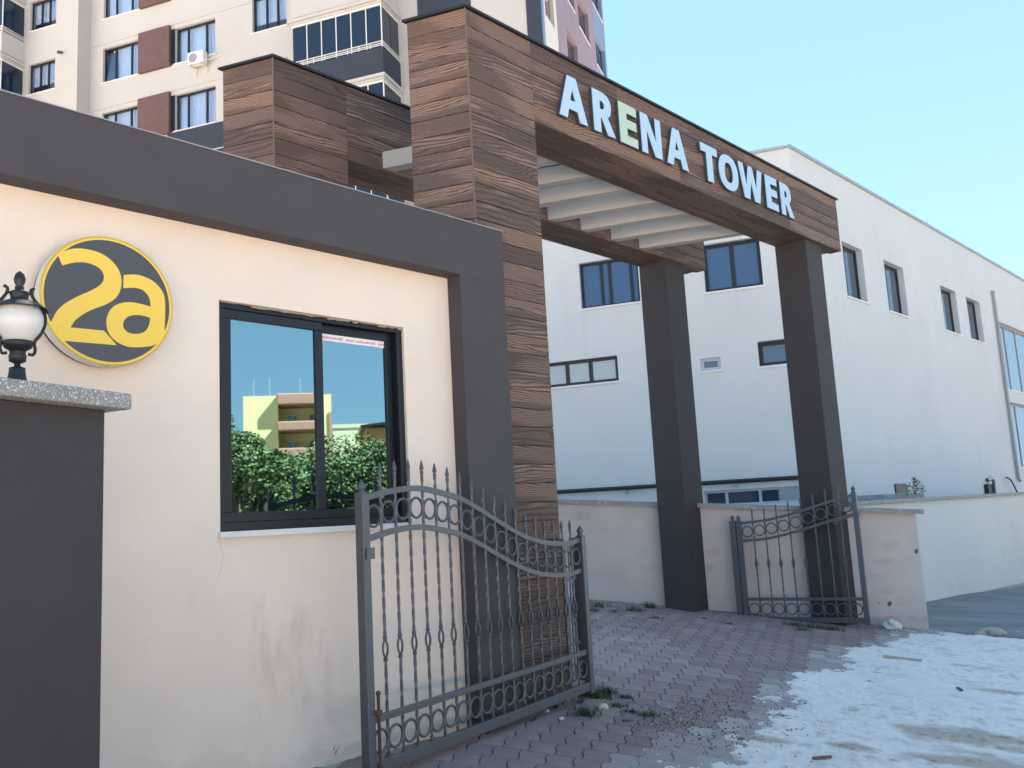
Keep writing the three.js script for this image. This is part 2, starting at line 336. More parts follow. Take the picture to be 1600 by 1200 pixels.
{ // dried white plaster wash over the paving
  const p0 = 0.2, p1 = 8.0, q0 = -2.4, q1 = 7.0, nx = 620, ny = 740, pos = [], col = [], idx = [];
  const dirtSpots = [[onG(1480, 1150), 0.42], [onG(1600, 1165), 0.5], [onG(1330, 1170), 0.16], [onG(1570, 1085), 0.18], [onG(1210, 1160), 0.2], [onG(1120, 1180), 0.2], [onG(1560, 1200), 0.5]].map(([w, r]) => [...toPQ(w), r]);
  for (let j = 0; j <= ny; j++) for (let i = 0; i <= nx; i++) {
    const p = p0 + (p1 - p0) * i / nx, q = q0 + (q1 - q0) * j / ny, w = PQ(p, q);
    let sd = polyDist(spillPoly, p, q); sd = Math.max(-1, Math.min(1, sd));
    const n1 = fbm(p * 2.1 + 5, q * 1.1 + 2, 4) - 0.5, n2 = fbm(p * 9, q * 6, 4) - 0.5;
    const m = sd + 0.55 * n1 + 0.34 * n2 + 0.16 * (fbm(p * 38, q * 30, 2) - 0.5) - 0.03;
    const grit = vn(p * 70, q * 55), lump = fbm(p * 24, q * 18, 3) - 0.5;
    let h = -0.011 + 0.016 * sstep(-0.05, 0.30, m) + 0.010 * sstep(0.25, 0.9, m) + 0.012 * n1 * sstep(0, 0.5, m) + 0.010 * n2 * sstep(0, 0.3, m) + 0.006 * lump + 0.003 * (grit - 0.5);
    if (m < -0.25) h = -0.026;
    pos.push(w.x, groundY(w.x, w.z) + h, w.z);
    let dirt = 0; for (const [a, b, r] of dirtSpots) dirt = Math.max(dirt, 1 - Math.hypot((p - a) * 0.75, (q - b) * 1.5) / r);
    dirt = sstep(0.05, 0.75, dirt + 1.3 * (fbm(p * 5.3 + 9, q * 7 + 1, 5) - 0.5)) ;
    const fl = sstep(0.64, 0.76, fbm(p * 14, q * 10, 3)) * 0.35 * sstep(0.4, 0.62, fbm(p * 1.3 + 50, q * 1.3, 2)), edge = 1 - sstep(-0.02, 0.3, m + 0.1 * n2);
    const spk = grit > 0.86 ? 0.35 : 0, d = cl(0.75 * dirt + fl + 0.42 * edge * (0.4 + 1.2 * (lump + 0.5)) + spk * sstep(0.45, 0.6, fbm(p * 2 + 70, q * 2, 2))), v = 0.95 + 0.10 * n1 + 0.22 * lump;
    col.push((0.90 * (1 - d) + 0.42 * d) * v, (0.775 * (1 - d) + 0.295 * d) * v, (0.715 * (1 - d) + 0.215 * d) * v);
  }
  for (let j = 0; j < ny; j++) for (let i = 0; i < nx; i++) {
    const a = j * (nx + 1) + i; const k = [a, a + 1, a + nx + 1, a + nx + 2]; if (k.every(t => col[t * 3] >= 0 && pos[t * 3 + 1] < groundY(pos[t * 3], pos[t * 3 + 2]) - 0.024)) continue;
    idx.push(a, a + 1, a + nx + 1, a + 1, a + nx + 2, a + nx + 1);
  }
  const g = new THREE.BufferGeometry(); g.setAttribute('position', new THREE.Float32BufferAttribute(pos, 3)); g.setAttribute('color', new THREE.Float32BufferAttribute(col, 3)); g.setIndex(idx); g.computeVertexNormals();
  const uv = new Float32Array(pos.length / 3 * 2); for (let i = 0; i < pos.length / 3; i++) { uv[2 * i] = pos[3 * i] * 3; uv[2 * i + 1] = pos[3 * i + 2] * 3; } g.setAttribute('uv', new THREE.BufferAttribute(uv, 2));
  tag(mesh('plaster_spill', g, std({ vertexColors: true, roughness: 0.92, bumpMap: bumpFine, bumpScale: 0.004 })), 'large crusted white plaster spill spread over the driveway paving', 'spill');
}

// ---------------------------------------------------------------- guardhouse
{
  const t = thing('guardhouse', 'cream guardhouse with dark grey fascia frame and black sliding window', 'guardhouse', O.clone(), TH_A);
  const wx0 = -0.783, wx1 = 0.496, wy0 = 1.285, wy1 = 2.517, soff = 2.905, top = 3.292;
  // stained wall paint
  const stain = (() => {
    const W = 1024, Hh = 1024, X0 = -2.6, Y0 = -0.6, S = 4.0, drips = [];
    for (let i = 0; i < 26; i++) drips.push([-0.38 + rr(-0.26, 0.26), rr(0.45, 0.95), rr(0.006, 0.03), rr(0.12, 0.5), rr(0.15, 0.5)]);
    for (let i = 0; i < 8; i++) drips.push([rr(-1.6, 0.9), rr(0.2, 1.1), rr(0.006, 0.02), rr(0.05, 0.2), rr(0.08, 0.2)]);
    const tx = dataTex(W, Hh, (u, v, i, j) => {
      const x = X0 + u * S, y = Y0 + v * S; let d = 0;
      for (const [cx, cy, w, l, a] of drips) { const dy = (cy - y) / l; if (dy < -0.15 || dy > 1.1) continue; const ww = w * (1 + 0.6 * vn(y * 30, cx * 50)); d = Math.max(d, a * Math.exp(-Math.pow((x - cx - 0.01 * Math.sin(y * 14 + cx * 9)) / ww, 2)) * sstep(-0.15, 0.1, dy) * (1 - sstep(0.5, 1.1, dy)) * (0.5 + 0.8 * vn(x * 40, y * 18))); }
      const blot = 0.35 * sstep(0.56, 0.75, fbm(x * 6 + 4, y * 4, 4)) * Math.exp(-Math.pow((x + 0.36) / 0.3, 2) - Math.pow((y - 0.62) / 0.38, 2));
      const crack = Math.abs(x - (-0.79 + 0.012 * Math.sin(y * 23) + 0.008 * vn(y * 60, 3))) < 0.0025 && y < 1.25 && y > 1.03 ? 0.7 : 0;
      const jt = Math.abs(y - 1.93 - 0.012 * x - 0.004 * vn(x * 9, 2)) < 0.003 && x < -0.8 ? 0.14 : 0;
      const ft = sstep(0.42, 0.05, y) * 0.5 * sstep(0.4, 0.66, fbm(x * 5, y * 7 + 30, 4));
      d = cl(d + blot + crack + jt + ft);
      const k = 1 + 0.06 * (fbm(x * 2.3 + 30, y * 2.3 + 30, 4) - 0.5) * 2 + 0.03 * (hash(i, j) - 0.5);
      d *= 0.38;
      return [cl(toS((0.82 * (1 - d) + 0.42 * d) * k)), cl(toS((0.68 * (1 - d) + 0.26 * d) * k)), cl(toS((0.575 * (1 - d) + 0.17 * d) * k))];
    });
    tx.wrapS = tx.wrapT = THREE.MirroredRepeatWrapping; tx.repeat.set(1 / S, 1 / S); tx.offset.set(-X0 / S, -Y0 / S); return tx;
  })();
  const bf = bumpFine.clone(); bf.repeat.set(5, 5); bf.needsUpdate = true;
  const wallM = std({ map: stain, roughness: 0.88, bumpMap: bf, bumpScale: 0.0016 });
  mesh('front_wall', holed(-6.5, 1.15, -0.75, 2.95, [[wx0, wx1, wy0, wy1]], 0.2), wallM, t);
  mesh('fascia', [rbx(-6.5, 1.335, soff, top, -0.35, 0.125, 0.006), rbx(0.9, 1.335, -0.75, soff + 0.01, -0.3, 0.123, 0.006)], M.grey, t);
  mesh('roof_flashing', bx(-6.52, 1.339, top + 0.0005, top + 0.006, -0.4, 0.128), M.pipe, t);
  // roof and the other walls follow the oblique plot
  const L = (u, w) => [u, -w];
  const bl = V(dirB.dot(dirA), 0, dirB.dot(nA));           // dirB in local axes
  const P = (u, w0, k) => [u + bl.x * k, w0 + bl.z * k];
  mesh('roof_slab', prism([P(-6.5, -0.3, 0), P(1.3, -0.3, 0), P(1.3, -0.3, 3), P(-6.5, -0.3, 3)], top - 0.22, top - 0.05), M.beam, t);
  mesh('side_wall', prism([P(1.25, -0.31, 0), P(1.05, -0.31, 0), P(1.05, -0.31, 3), P(1.25, -0.31, 3)], -0.7, top - 0.23), M.cream, t);
  mesh('rear_wall', prism([P(-6.5, -0.31, 2.85), P(1.04, -0.31, 2.85), P(1.04, -0.31, 3), P(-6.5, -0.31, 3)], -0.7, top - 0.23), M.cream, t);
  mesh('room_floor', bx(-6.4, 0.9, -0.1, -0.04, -2.6, -0.21), M.interior, t);
  // window
  const w = mesh('window', [bx(wx0, wx1, wy0, wy0 + 0.045, -0.13, -0.02), bx(wx0, wx1, wy1 - 0.035, wy1, -0.13, -0.02), bx(wx0, wx0 + 0.032, wy0 + 0.045, wy1 - 0.035, -0.13, -0.02), bx(wx1 - 0.045, wx1, wy0 + 0.045, wy1 - 0.035, -0.13, -0.02)], M.frame, t);
  const mx = -0.13, sash = (x0, x1, z, nm) => {
    const f = 0.052, y0 = wy0 + 0.046, y1 = wy1 - 0.036;
    mesh('sash', [rbx(x0, x1, y0, y0 + f, z - 0.035, z, 0.004), rbx(x0, x1, y1 - f, y1, z - 0.035, z, 0.004), rbx(x0, x0 + f, y0 + f, y1 - f, z - 0.035, z, 0.004), rbx(x1 - f, x1, y0 + f, y1 - f, z - 0.035, z, 0.004)], M.frame, w);
    mesh('pane', bx(x0 + f - 0.004, x1 - f + 0.004, y0 + f - 0.004, y1 - f + 0.004, z - 0.022, z - 0.014), M.mirrorGlass, w);
  };
  sash(wx0 + 0.033, mx + 0.026, -0.028); sash(mx - 0.026, wx1 - 0.046, -0.068);
  { // strip of protective film with printing, left on the top of the right-hand sash
    const c = document.createElement('canvas'); c.width = 1024; c.height = 96; const g = c.getContext('2d');
    g.fillStyle = '#e9e6e6'; g.fillRect(0, 0, 1024, 96);
    g.fillStyle = '#c2183c'; g.font = 'bold 50px sans-serif';
    for (const x of [-130, 380, 890]) { g.fillText('drena mühendislik', x, 66); }
    g.fillStyle = '#9a9aa8'; for (const x of [300, 810]) for (let k = 0; k < 4; k++) g.fillRect(x, 24 + k * 14, 60 - k * 6, 4);
    const tx = new THREE.CanvasTexture(c); tx.colorSpace = THREE.SRGBColorSpace;
    const g2 = new THREE.PlaneGeometry(0.50, 0.042).translate(0.165, wy1 - 0.110, -0.0795);
    mesh('film_strip', g2, std({ map: tx, roughness: 0.5 }), w);
  }
  mesh('sill', rbx(wx0 - 0.012, wx1 + 0.012, wy0 - 0.034, wy0 - 0.001, -0.12, 0.028, 0.004), M.marble, t);
  // ragged mortar edge over the window head
  const rg = []; for (let i = 0; i < 40; i++) { const x = wx0 + 0.01 + (wx1 - wx0 - 0.02) * i / 40; rg.push(bx(x, x + 0.034, wy1 - 0.004 - rr(0.002, 0.014), wy1 - 0.0005, -0.019, -0.004 + rr(-0.004, 0.002))); }
  mesh('mortar_edge', rg, paint([0.36, 0.27, 0.19], 0.4, 0.2, 0.95), t);
}
{ // round drum sign on the guardhouse wall
  const t = thing('round_sign', 'round yellow and dark grey drum sign reading 2a on the cream wall', 'sign', A(-1.405, 2.40, 0), TH_A);
  const R = 0.312, dep = 0.1;
  const c = document.createElement('canvas'); c.width = c.height = 1024; const g = c.getContext('2d');
  const U = (x, y) => { const X = (x - 688) / 424, Y = (y - 515 - 0.125 * (x - 688)) / 397; return [512 + X * 510, 512 + Y * 510]; };
  const path = pts => { g.beginPath(); const q = pts.map(p => U(...p)); const n = q.length; const mid = (a, b) => [(a[0] + b[0]) / 2, (a[1] + b[1]) / 2];
    let started = false;
    for (let i = 0; i < n; i++) { const sharp = pts[i][2], nx = q[(i + 1) % n], pr = q[(i + n - 1) % n]; const m0 = mid(pr, q[i]), m1 = mid(q[i], nx); if (!started) { g.moveTo(...m0); started = true; } if (sharp) { g.lineTo(...q[i]); g.lineTo(...m1); } else g.quadraticCurveTo(...q[i], ...m1); }
    g.closePath(); g.fill(); };
  const Yc = '#efc64e', Dk = '#4a494d';
  g.fillStyle = Yc; g.fillRect(0, 0, 1024, 1024); g.fillStyle = Dk; g.beginPath(); g.arc(512, 512, 487, 0, Math.PI * 2); g.fill();
  g.fillStyle = Yc;
  path([[362, 238, 1], [430, 198], [520, 190], [640, 215], [735, 290], [772, 385], [750, 480], [680, 535], [560, 575], [475, 630], [447, 678, 1], [655, 700, 1], [738, 793, 1], [412, 758, 1], [300, 690, 1], [328, 650, 1], [370, 560], [470, 495], [600, 440], [655, 390], [640, 320], [560, 280], [470, 278], [390, 303, 1]]);
  path([[778, 350, 1], [870, 340], [980, 378], [1050, 450], [1066, 520], [1060, 715, 1], [1010, 800], [900, 812], [790, 805], [690, 740], [660, 640], [700, 550], [790, 518], [880, 528], [962, 550, 1], [955, 490], [910, 440], [850, 428], [776, 434, 1]]);
  g.fillStyle = Dk; path([[958, 622, 1], [880, 600], [800, 612], [770, 665], [800, 715], [870, 728], [930, 712], [957, 660]]);
  path([[768, 352, 1], [776, 434, 1], [762, 470, 1], [776, 400], [768, 352, 1]]);
  const tx = new THREE.CanvasTexture(c); tx.colorSpace = THREE.SRGBColorSpace; tx.anisotropy = 8;
  mesh('drum', [new THREE.CylinderGeometry(R, R, dep - 0.03, 72, 1, false).rotateX(Math.PI / 2).translate(0, 0, 0.03 + (dep - 0.03) / 2)], M.plasticWhite, t);
  mesh('back_plate', new THREE.CylinderGeometry(R * 0.985, R * 0.985, 0.03, 72).rotateX(Math.PI / 2).translate(0, 0, 0.015), M.frame, t);
  const face = new THREE.CircleGeometry(R - 0.001, 72).translate(0, 0, dep + 0.002);
  mesh('printed_face', face, std({ map: tx, roughness: 0.35 }), t);
  mesh('rim', new THREE.TorusGeometry(R - 0.003, 0.005, 8, 80).translate(0, 0, dep), std({ color: new THREE.Color(0.62, 0.43, 0.06), roughness: 0.4 }), t);
}

// ---------------------------------------------------------------- gateway: two wood-clad frames on grey columns joined by white beams
{
  const t = thing('entrance_gateway', 'tall entrance gateway with wood plank cladding, grey columns and white cross beams', 'gateway');
  const yb = 4.517, yt = 5.228, u0 = 1.450, u1 = 2.204, u2 = 8.268, v = -0.2458, dpt = 0.504, rear = 1.761;
  const pt = (u, k, off = 0) => { const w = A(u, 0, v - off).addScaledVector(dirB, k); return [w.x, w.z]; };
  const bA = dirB.dot(dirA), bN = dirB.dot(nA);
  for (const k0 of [0, rear]) {
    const c = 0.014;
    const pc = mesh('pillar', prism([pt(u0 + c, k0 + c), pt(u1, k0 + c), pt(u1, k0 + dpt), pt(u0 + c, k0 + dpt)], (x, z) => groundY(x, z) - 0.2, yt - 0.002), M.woodCore, t);
    const bc = mesh('beam', prism([pt(u1 + 0.001, k0 + c), pt(u2 - 0.002, k0 + c), pt(u2 - 0.002, k0 + dpt), pt(u1 + 0.001, k0 + dpt)], yb + 0.014, yt - 0.002), M.woodCore, t);
    const gy = -0.2;
    const front = m => { const w = A(0, 0, v).addScaledVector(dirB, k0); m.position.copy(w).addScaledVector(nA, -0.012); m.rotation.y = TH_A; };
    const n = Math.round((yt - yb) / PH), yr = yt - Math.floor((yt - gy) / ((yt - yb) / n)) * ((yt - yb) / n);
    planking(pc, u0, u1, yr, yt, 99, front);
    planking(bc, u1, u2, yb, yt, 2.4, front);
    const left = m => { const w = A(u0, 0, v).addScaledVector(dirB, k0); m.position.copy(w).addScaledVector(nB, -0.012); m.rotation.y = TH_B; };
    planking(pc, -dpt, 0, yr, yt, 99, left);
    const endp = m => { const w = A(u2, 0, v).addScaledVector(dirB, k0); m.position.copy(w).addScaledVector(nB, 0.012); m.rotation.y = TH_B + Math.PI; };
    planking(bc, 0, dpt, yb, yt, 99, endp);
    // jamb towards the opening and the soffit
    const jamb = m => { const w = A(u1, 0, v).addScaledVector(dirB, k0); m.position.copy(w).addScaledVector(dirA, -0.03).addScaledVector(nB, -0.004); m.rotation.y = TH_B + Math.PI; };
    planking(pc, 0, dpt, yr, yb, 99, jamb);
    const dN = dpt * -bN, rows = Math.round(dN / PH), rh = dN / rows;
    for (let i = 0; i < rows; i++) {
      const w0 = -i * rh, sh = bA / bN; let x = u1 + w0 * sh; const end = u2 + w0 * sh - 0.02;
      while (x < end - 0.1) { const x1 = Math.min(end, x + rr(1.5, 2.6)); const m = mesh('plank', plankGeo(x + 0.002, x1, 0.0025, rh - 0.0025, 0.012), woodMats[Math.floor(rnd() * 3)], bc); m.rotation.set(Math.PI / 2, 0, 0); const g = new THREE.Group(); m.geometry.rotateX(Math.PI / 2); m.rotation.set(0, TH_A, 0); m.position.copy(A(0, yb + 0.013, v + w0 - rh).addScaledVector(dirB, k0)).addScaledVector(dirA, bA * 0); x = x1; }
    }
    mesh('corner_trim', new THREE.CylinderGeometry(0.007, 0.007, yt - gy, 8).translate(pt(u0, k0)[0], (yt + gy) / 2, pt(u0, k0)[1]), std({ color: new THREE.Color(0.15, 0.10, 0.07), roughness: 0.7 }), pc);
    const ov = 0.025;
    mesh('roof_flashing', prism([pt(u0 - ov, k0 - ov), pt(u2 + ov, k0 - ov), pt(u2 + ov, k0 + dpt + ov), pt(u0 - ov, k0 + dpt + ov)], yt + 0.001, yt + 0.022), M.flashing, t);
    const cu = 7.325, cp = A(cu, 0, -0.303).addScaledVector(dirB, k0), g0 = groundY(cp.x, cp.z) - 0.4;
    const col = mesh('column', rbx(0, 0.45, g0, yb + 0.012, -0.41, 0, 0.008), M.greyDark, t); col.position.set(cp.x, 0, cp.z); col.rotation.y = TH_A;
  }
  for (let k = 0; k < 8; k++) { // white cross beams between the two frames
    const u = 1.90 + k * 0.583 - 0.583 * 0; if (u > 7.9) break;
    const du = -bA * (rear - dpt);                       // u on the front frame's back for a beam that meets the rear frame at u
    const q = (uu, kk) => { const w = A(0, 0, v).addScaledVector(dirB, kk).addScaledVector(dirA, uu); return [w.x, w.z]; };
    const ur = u - bA * rear;                            // coordinate along the frame at the rear face
    const o = ur;
    mesh('cross_beam', prism([q(o, dpt - 0.03), q(o + 0.13, dpt - 0.03), q(o + 0.13, rear + 0.02), q(o, rear + 0.02)], 4.54, 4.70), M.beam, t);
  }
}
{ // raised letters
  const t = thing('sign_lettering', 'pale blue raised letters ARENA TOWER with one green E on the gateway beam', 'sign letters', A(0, 0, -0.2458), TH_A);
  const font = await new FontLoader().loadAsync('fonts/droid/droid_sans_bold.typeface.json');
  const blue = std({ color: new THREE.Color(0.40, 0.55, 0.70), roughness: 0.4 }), green = std({ color: new THREE.Color(0.42, 0.54, 0.43), roughness: 0.4 }), edge = std({ color: new THREE.Color(0.05, 0.06, 0.08), roughness: 0.5 });
  const L = [['A', 2.490, 2.877], ['R', 2.972, 3.285], ['E', 3.363, 3.642], ['N', 3.710, 4.050], ['A', 4.135, 4.522], ['T', 4.790, 5.120], ['O', 5.145, 5.553], ['W', 5.574, 6.118], ['E', 6.192, 6.474], ['R', 6.557, 6.870]];
  L.forEach(([ch, x0, x1], i) => {
    const fit = (dz, z0, grow) => { const g = new TextGeometry(ch, { font, size: 1, depth: 1, curveSegments: 10, bevelEnabled: true, bevelSize: 0.028, bevelThickness: 0.001, bevelSegments: 1 }); g.computeBoundingBox(); const b = g.boundingBox, w = b.max.x - b.min.x, h = b.max.y - b.min.y; g.translate(-b.min.x, -b.min.y, -b.min.z); g.scale((x1 - x0) / w, 0.40 / h, dz); g.translate(x0, 4.655, z0); return metricUV(g); };
    const m = mesh('letter', fit(0.006, 0.036), i === 2 ? green : blue, t);
    if (i === 2) m.userData.label = 'pale green letter E among the blue letters';
    mesh('letter_return', fit(0.034, 0.002), edge, m);
  });
}

// ---------------------------------------------------------------- steel gate leaves
function gateLeaf(name, label, from, to, yBottom, prof, rings, knotY, tallAtStart) {
  const len = Math.hypot(to.x - from.x, to.z - from.z), turn = Math.atan2(-(to.z - from.z), to.x - from.x);
  const t = thing(name, label, 'gate', V(from.x, yBottom, from.z), turn);
  const curve = new THREE.CatmullRomCurve3(prof.map(([f, y]) => V(f * len, y, 0)), false, 'catmullrom', 0.5);
  const N = 80, cp = curve.getPoints(N), hAt = x => { for (let i = 0; i < N; i++) if (cp[i + 1].x >= x || i === N - 1) { const f = (x - cp[i].x) / (cp[i + 1].x - cp[i].x); return cp[i].y + (cp[i + 1].y - cp[i].y) * f; } };
  const railGeo = dy => { const pos = [], h = 0.016, d = 0.011; for (let i = 0; i < N; i++) { const p = cp[i], q = cp[i + 1]; const c = [[p.x, p.y + dy - h, -d], [q.x, q.y + dy - h, -d], [q.x, q.y + dy + h, -d], [p.x, p.y + dy + h, -d], [p.x, p.y + dy - h, d], [q.x, q.y + dy - h, d], [q.x, q.y + dy + h, d], [p.x, p.y + dy + h, d]]; for (const f of [[4, 5, 6, 7], [1, 0, 3, 2], [7, 6, 2, 3], [0, 1, 5, 4]]) for (const k of [0, 1, 2, 0, 2, 3]) pos.push(...c[f[k]]); } const g = new THREE.BufferGeometry(); g.setAttribute('position', new THREE.Float32BufferAttribute(pos, 3)); g.computeVertexNormals(); return metricUV(g); };
  const drop = 0.222, yLow = 0.275;
  mesh('top_rail', railGeo(0), M.gate, t); mesh('curved_rail', railGeo(-drop), M.gate, t);
  mesh('lower_rail', rbx(0, len, yLow - 0.018, yLow + 0.018, -0.014, 0.014, 0.003), M.gate, t);
  mesh('bottom_rail', rbx(0, len, 0, 0.062, -0.02, 0.02, 0.004), M.gate, t);
  for (const e of [0, 1]) {
    const x = e * len, top = hAt(Math.min(len, Math.max(0, x))) + 0.03;
    const p = mesh('stile', rbx(x - 0.028, x + 0.028, -0.02, top, -0.028, 0.028, 0.004), M.gate, t);
    mesh('finial', lathe([[0.0, 0.075], [0.008, 0.068], [0.012, 0.058], [0.022, 0.045], [0.026, 0.032], [0.02, 0.02], [0.012, 0.014], [0.022, 0.008], [0.024, 0]].reverse(), 14).translate(x, top, 0), M.gate, p);
  }
  const pitch = (len - 0.056) / rings, rr0 = Math.min(pitch * 0.5, 0.068) - 0.004;
  for (let i = 0; i < rings; i++) {
    const x = 0.028 + (i + 0.5) * pitch, y = hAt(x) - drop / 2;
    mesh('ring', new THREE.TorusGeometry(rr0, 0.0078, 6, 20).scale(1, 1, 1.2).translate(x, y, 0), M.gate, t);
    mesh('ring', new THREE.TorusGeometry(rr0, 0.0078, 6, 20).scale(1, 1, 1.2).translate(x, 0.062 + (yLow - 0.018 - 0.062) / 2, 0), M.gate, t);
  }
  for (let i = 1; i < rings; i++) {
    const x = 0.028 + i * pitch, y1 = hAt(x) + 0.10, ky = knotY(x / len), r = 0.0076, g = [];
    const segs = [[0.06, ky - 0.062], [ky + 0.062, y1]];
    for (const [a, b] of segs) { const n = Math.max(2, Math.round((b - a) / 0.03)); for (let k = 0; k < n; k++) { const c = new THREE.BoxGeometry(r * 1.75, (b - a) / n + 0.002, r * 1.75); c.rotateY(k * 0.55).translate(x, a + (b - a) * (k + 0.5) / n, 0); g.push(c); } }
    for (const s of [-1, 1]) { g.push(new THREE.SphereGeometry(0.0135, 8, 6).translate(x, ky + s * 0.056, 0)); g.push(new THREE.TubeGeometry(new THREE.QuadraticBezierCurve3(V(x, ky - 0.052, 0), V(x + s * 0.036, ky, 0), V(x, ky + 0.052, 0)), 10, 0.0055, 6)); g.push(new THREE.TubeGeometry(new THREE.QuadraticBezierCurve3(V(x, ky - 0.052, 0), V(x, ky, s * 0.036), V(x, ky + 0.052, 0)), 10, 0.0055, 6)); }
    const b = mesh('baluster', g, M.gate, t);
    mesh('spear_tip', lathe([[0, 0.072], [0.005, 0.06], [0.013, 0.022], [0.013, 0.016], [0.006, 0.008], [0.011, 0.002], [0.011, -0.01], [0.006, -0.014]].reverse(), 8).translate(x, y1, 0), M.gate, b);
  }
  return [t, len, hAt];
}
{
  const free = V(-0.838, 0, -4.844), hinge = V(0.45, 0, -6.854);
  const [t] = gateLeaf('driveway_gate_leaf', 'long grey steel gate leaf with rings and spear tips, swung open before the guardhouse', free, hinge, 0.0, [[0, 1.42], [0.1, 1.462], [0.2, 1.475], [0.3, 1.445], [0.4, 1.389], [0.6156, 1.19], [0.75, 1.105], [0.9, 1.072], [1, 1.09]], 19, f => 0.60 + 0.02 * (1 - f));
  const bolt = mesh('drop_bolt', [cyl(V(0.045, -0.06, 0.034), V(0.045, 0.40, 0.034), 0.009), new THREE.SphereGeometry(0.014, 10, 8).translate(0.045, 0.41, 0.034).toNonIndexed(), bx(0.02, 0.06, 0.30, 0.325, 0.02, 0.046)], M.rust, t);
  mesh('hinge_plate', bx(-0.012, 0.05, 1.10, 1.16, 0.029, 0.037), M.gate, t);
}
{
  const l = V(2.731, 0, -11.365), r = V(3.94, 0, -10.658);
  const [t, len] = gateLeaf('side_gate_leaf', 'short grey steel gate leaf with rings, standing before the second grey column', l, r, -0.137, [[0, 1.20], [0.25, 1.225], [0.5, 1.295], [0.75, 1.39], [1, 1.475]], 9, () => 0.70);
  mesh('latch_chain', [cyl(V(len - 0.22, 1.17, 0.03), V(len - 0.10, 1.205, 0.035), 0.008), cyl(V(len - 0.10, 1.205, 0.035), V(len + 0.06, 1.25, 0.03), 0.006), new THREE.TorusGeometry(0.02, 0.006, 6, 12).translate(len - 0.235, 1.16, 0.03).toNonIndexed()], std({ color: new THREE.Color(0.22, 0.15, 0.07), roughness: 0.5, metalness: 0.6 }), t);
  const d = r.clone().sub(l).normalize();
  const posts = [[l.clone().addScaledVector(d, -0.075), 1.14]];
  for (const [p, h] of posts) { const q = thing('gate_post', 'plain grey steel post at the low end of the short gate leaf', 'gate post', V(p.x, groundY(p.x, p.z) - 0.1, p.z), Math.atan2(-d.z, d.x)); mesh('post', rbx(-0.035, 0.035, 0, h + 0.1, -0.035, 0.035, 0.004), M.gate, q); mesh('finial', lathe([[0.02, 0], [0.024, 0.01], [0.012, 0.016], [0.026, 0.034], [0.02, 0.05], [0, 0.075]], 12).translate(0, h + 0.1, 0), M.gate, q); }
  // narrow fixed panel between the wood pillar and the long leaf's hinge
  const hp = A(2.33, 0, -0.36), f = thing('fixed_gate_panel', 'narrow fixed steel panel with upright bars beside the wood clad pillar', 'gate panel', V(hp.x, groundY(hp.x, hp.z), hp.z), 62 * D2R);
  mesh('upright', rbx(-0.03, 0.03, -0.1, 1.12, -0.03, 0.03, 0.004), M.gate, f); mesh('upright', rbx(0.26, 0.34, -0.1, 1.12, -0.04, 0.04, 0.004), M.gate, f);
  for (let i = 0; i < 3; i++) mesh('bar', cyl(V(0.085 + i * 0.06, 0.05, 0), V(0.085 + i * 0.06, 1.05, 0), 0.007), M.gate, f);
  for (const y of [0.08, 0.3, 0.8, 1.06]) mesh('rail', bx(0.031, 0.259, y - 0.014, y + 0.014, -0.012, 0.012), M.gate, f);
}

// ---------------------------------------------------------------- low pillar with lantern in front of the guardhouse
{
  const turn = Math.PI / 2 - 24 * D2R, c = V(-1.515, 0, -3.30);                    // right-hand edge of the pillar's face
  const t = thing('low_pillar', 'dark grey rendered pillar with pebbled concrete cap beneath the lantern', 'pillar', c, turn);
  const g = groundY(c.x, c.z) - 0.3;
  mesh('shaft', rbx(-1.6, 0, g, 1.752, -0.42, 0, 0.006), M.greyDark, t);
  mesh('cap', rbx(-1.66, 0.062, 1.752, 1.812, -0.49, 0.07, 0.008), M.concrete, t);
  const lx = -0.235, lp = V(lx, 1.812, -0.17).applyAxisAngle(UP, turn).add(V(c.x, 0, c.z));
  const l = thing('lantern', 'black cast lantern with white opal globe standing on the pillar cap', 'lantern', lp, 0.2);
  const k = 0.86, ky = 0.99;
  const L = (pts, seg) => lathe(pts.map(([r, y]) => [r * k, y * ky]), seg);
  mesh('base', L([[0.055, 0], [0.05, 0.012], [0.036, 0.05], [0.031, 0.075], [0.031, 0.088], [0.012, 0.094], [0.012, 0.104], [0.032, 0.112], [0.034, 0.135], [0.030, 0.138], [0.030, 0.150], [0.052, 0.162], [0.058, 0.178], [0.056, 0.186], [0.03, 0.188]], 28), M.blackIron, l);
  mesh('globe', L([[0.050, 0.187], [0.058, 0.195], [0.082, 0.222], [0.094, 0.252], [0.095, 0.272], [0.086, 0.302], [0.066, 0.325]], 36), M.opal, l);
  const cap = mesh('hood', L([[0.112, 0.302], [0.108, 0.309], [0.078, 0.326], [0.05, 0.336], [0.034, 0.34], [0.034, 0.352], [0.038, 0.362], [0.042, 0.366], [0.034, 0.372], [0.018, 0.374], [0.018, 0.39], [0.013, 0.394], [0.02, 0.404], [0.023, 0.42], [0.016, 0.44], [0, 0.452]], 32), M.blackIron, l);
  for (const a of [0.5, 0.5 + Math.PI]) { const R = (r, y) => V(Math.cos(a) * r * k, y * ky, -Math.sin(a) * r * k); mesh('bracket', new THREE.TubeGeometry(new THREE.CatmullRomCurve3([R(0.04, 0.142), R(0.058, 0.14), R(0.066, 0.16), R(0.062, 0.185), R(0.086, 0.22), R(0.102, 0.262), R(0.094, 0.31), R(0.06, 0.345), R(0.044, 0.375), R(0.05, 0.39), R(0.058, 0.385)]), 40, 0.0058, 8), M.blackIron, l); }
}

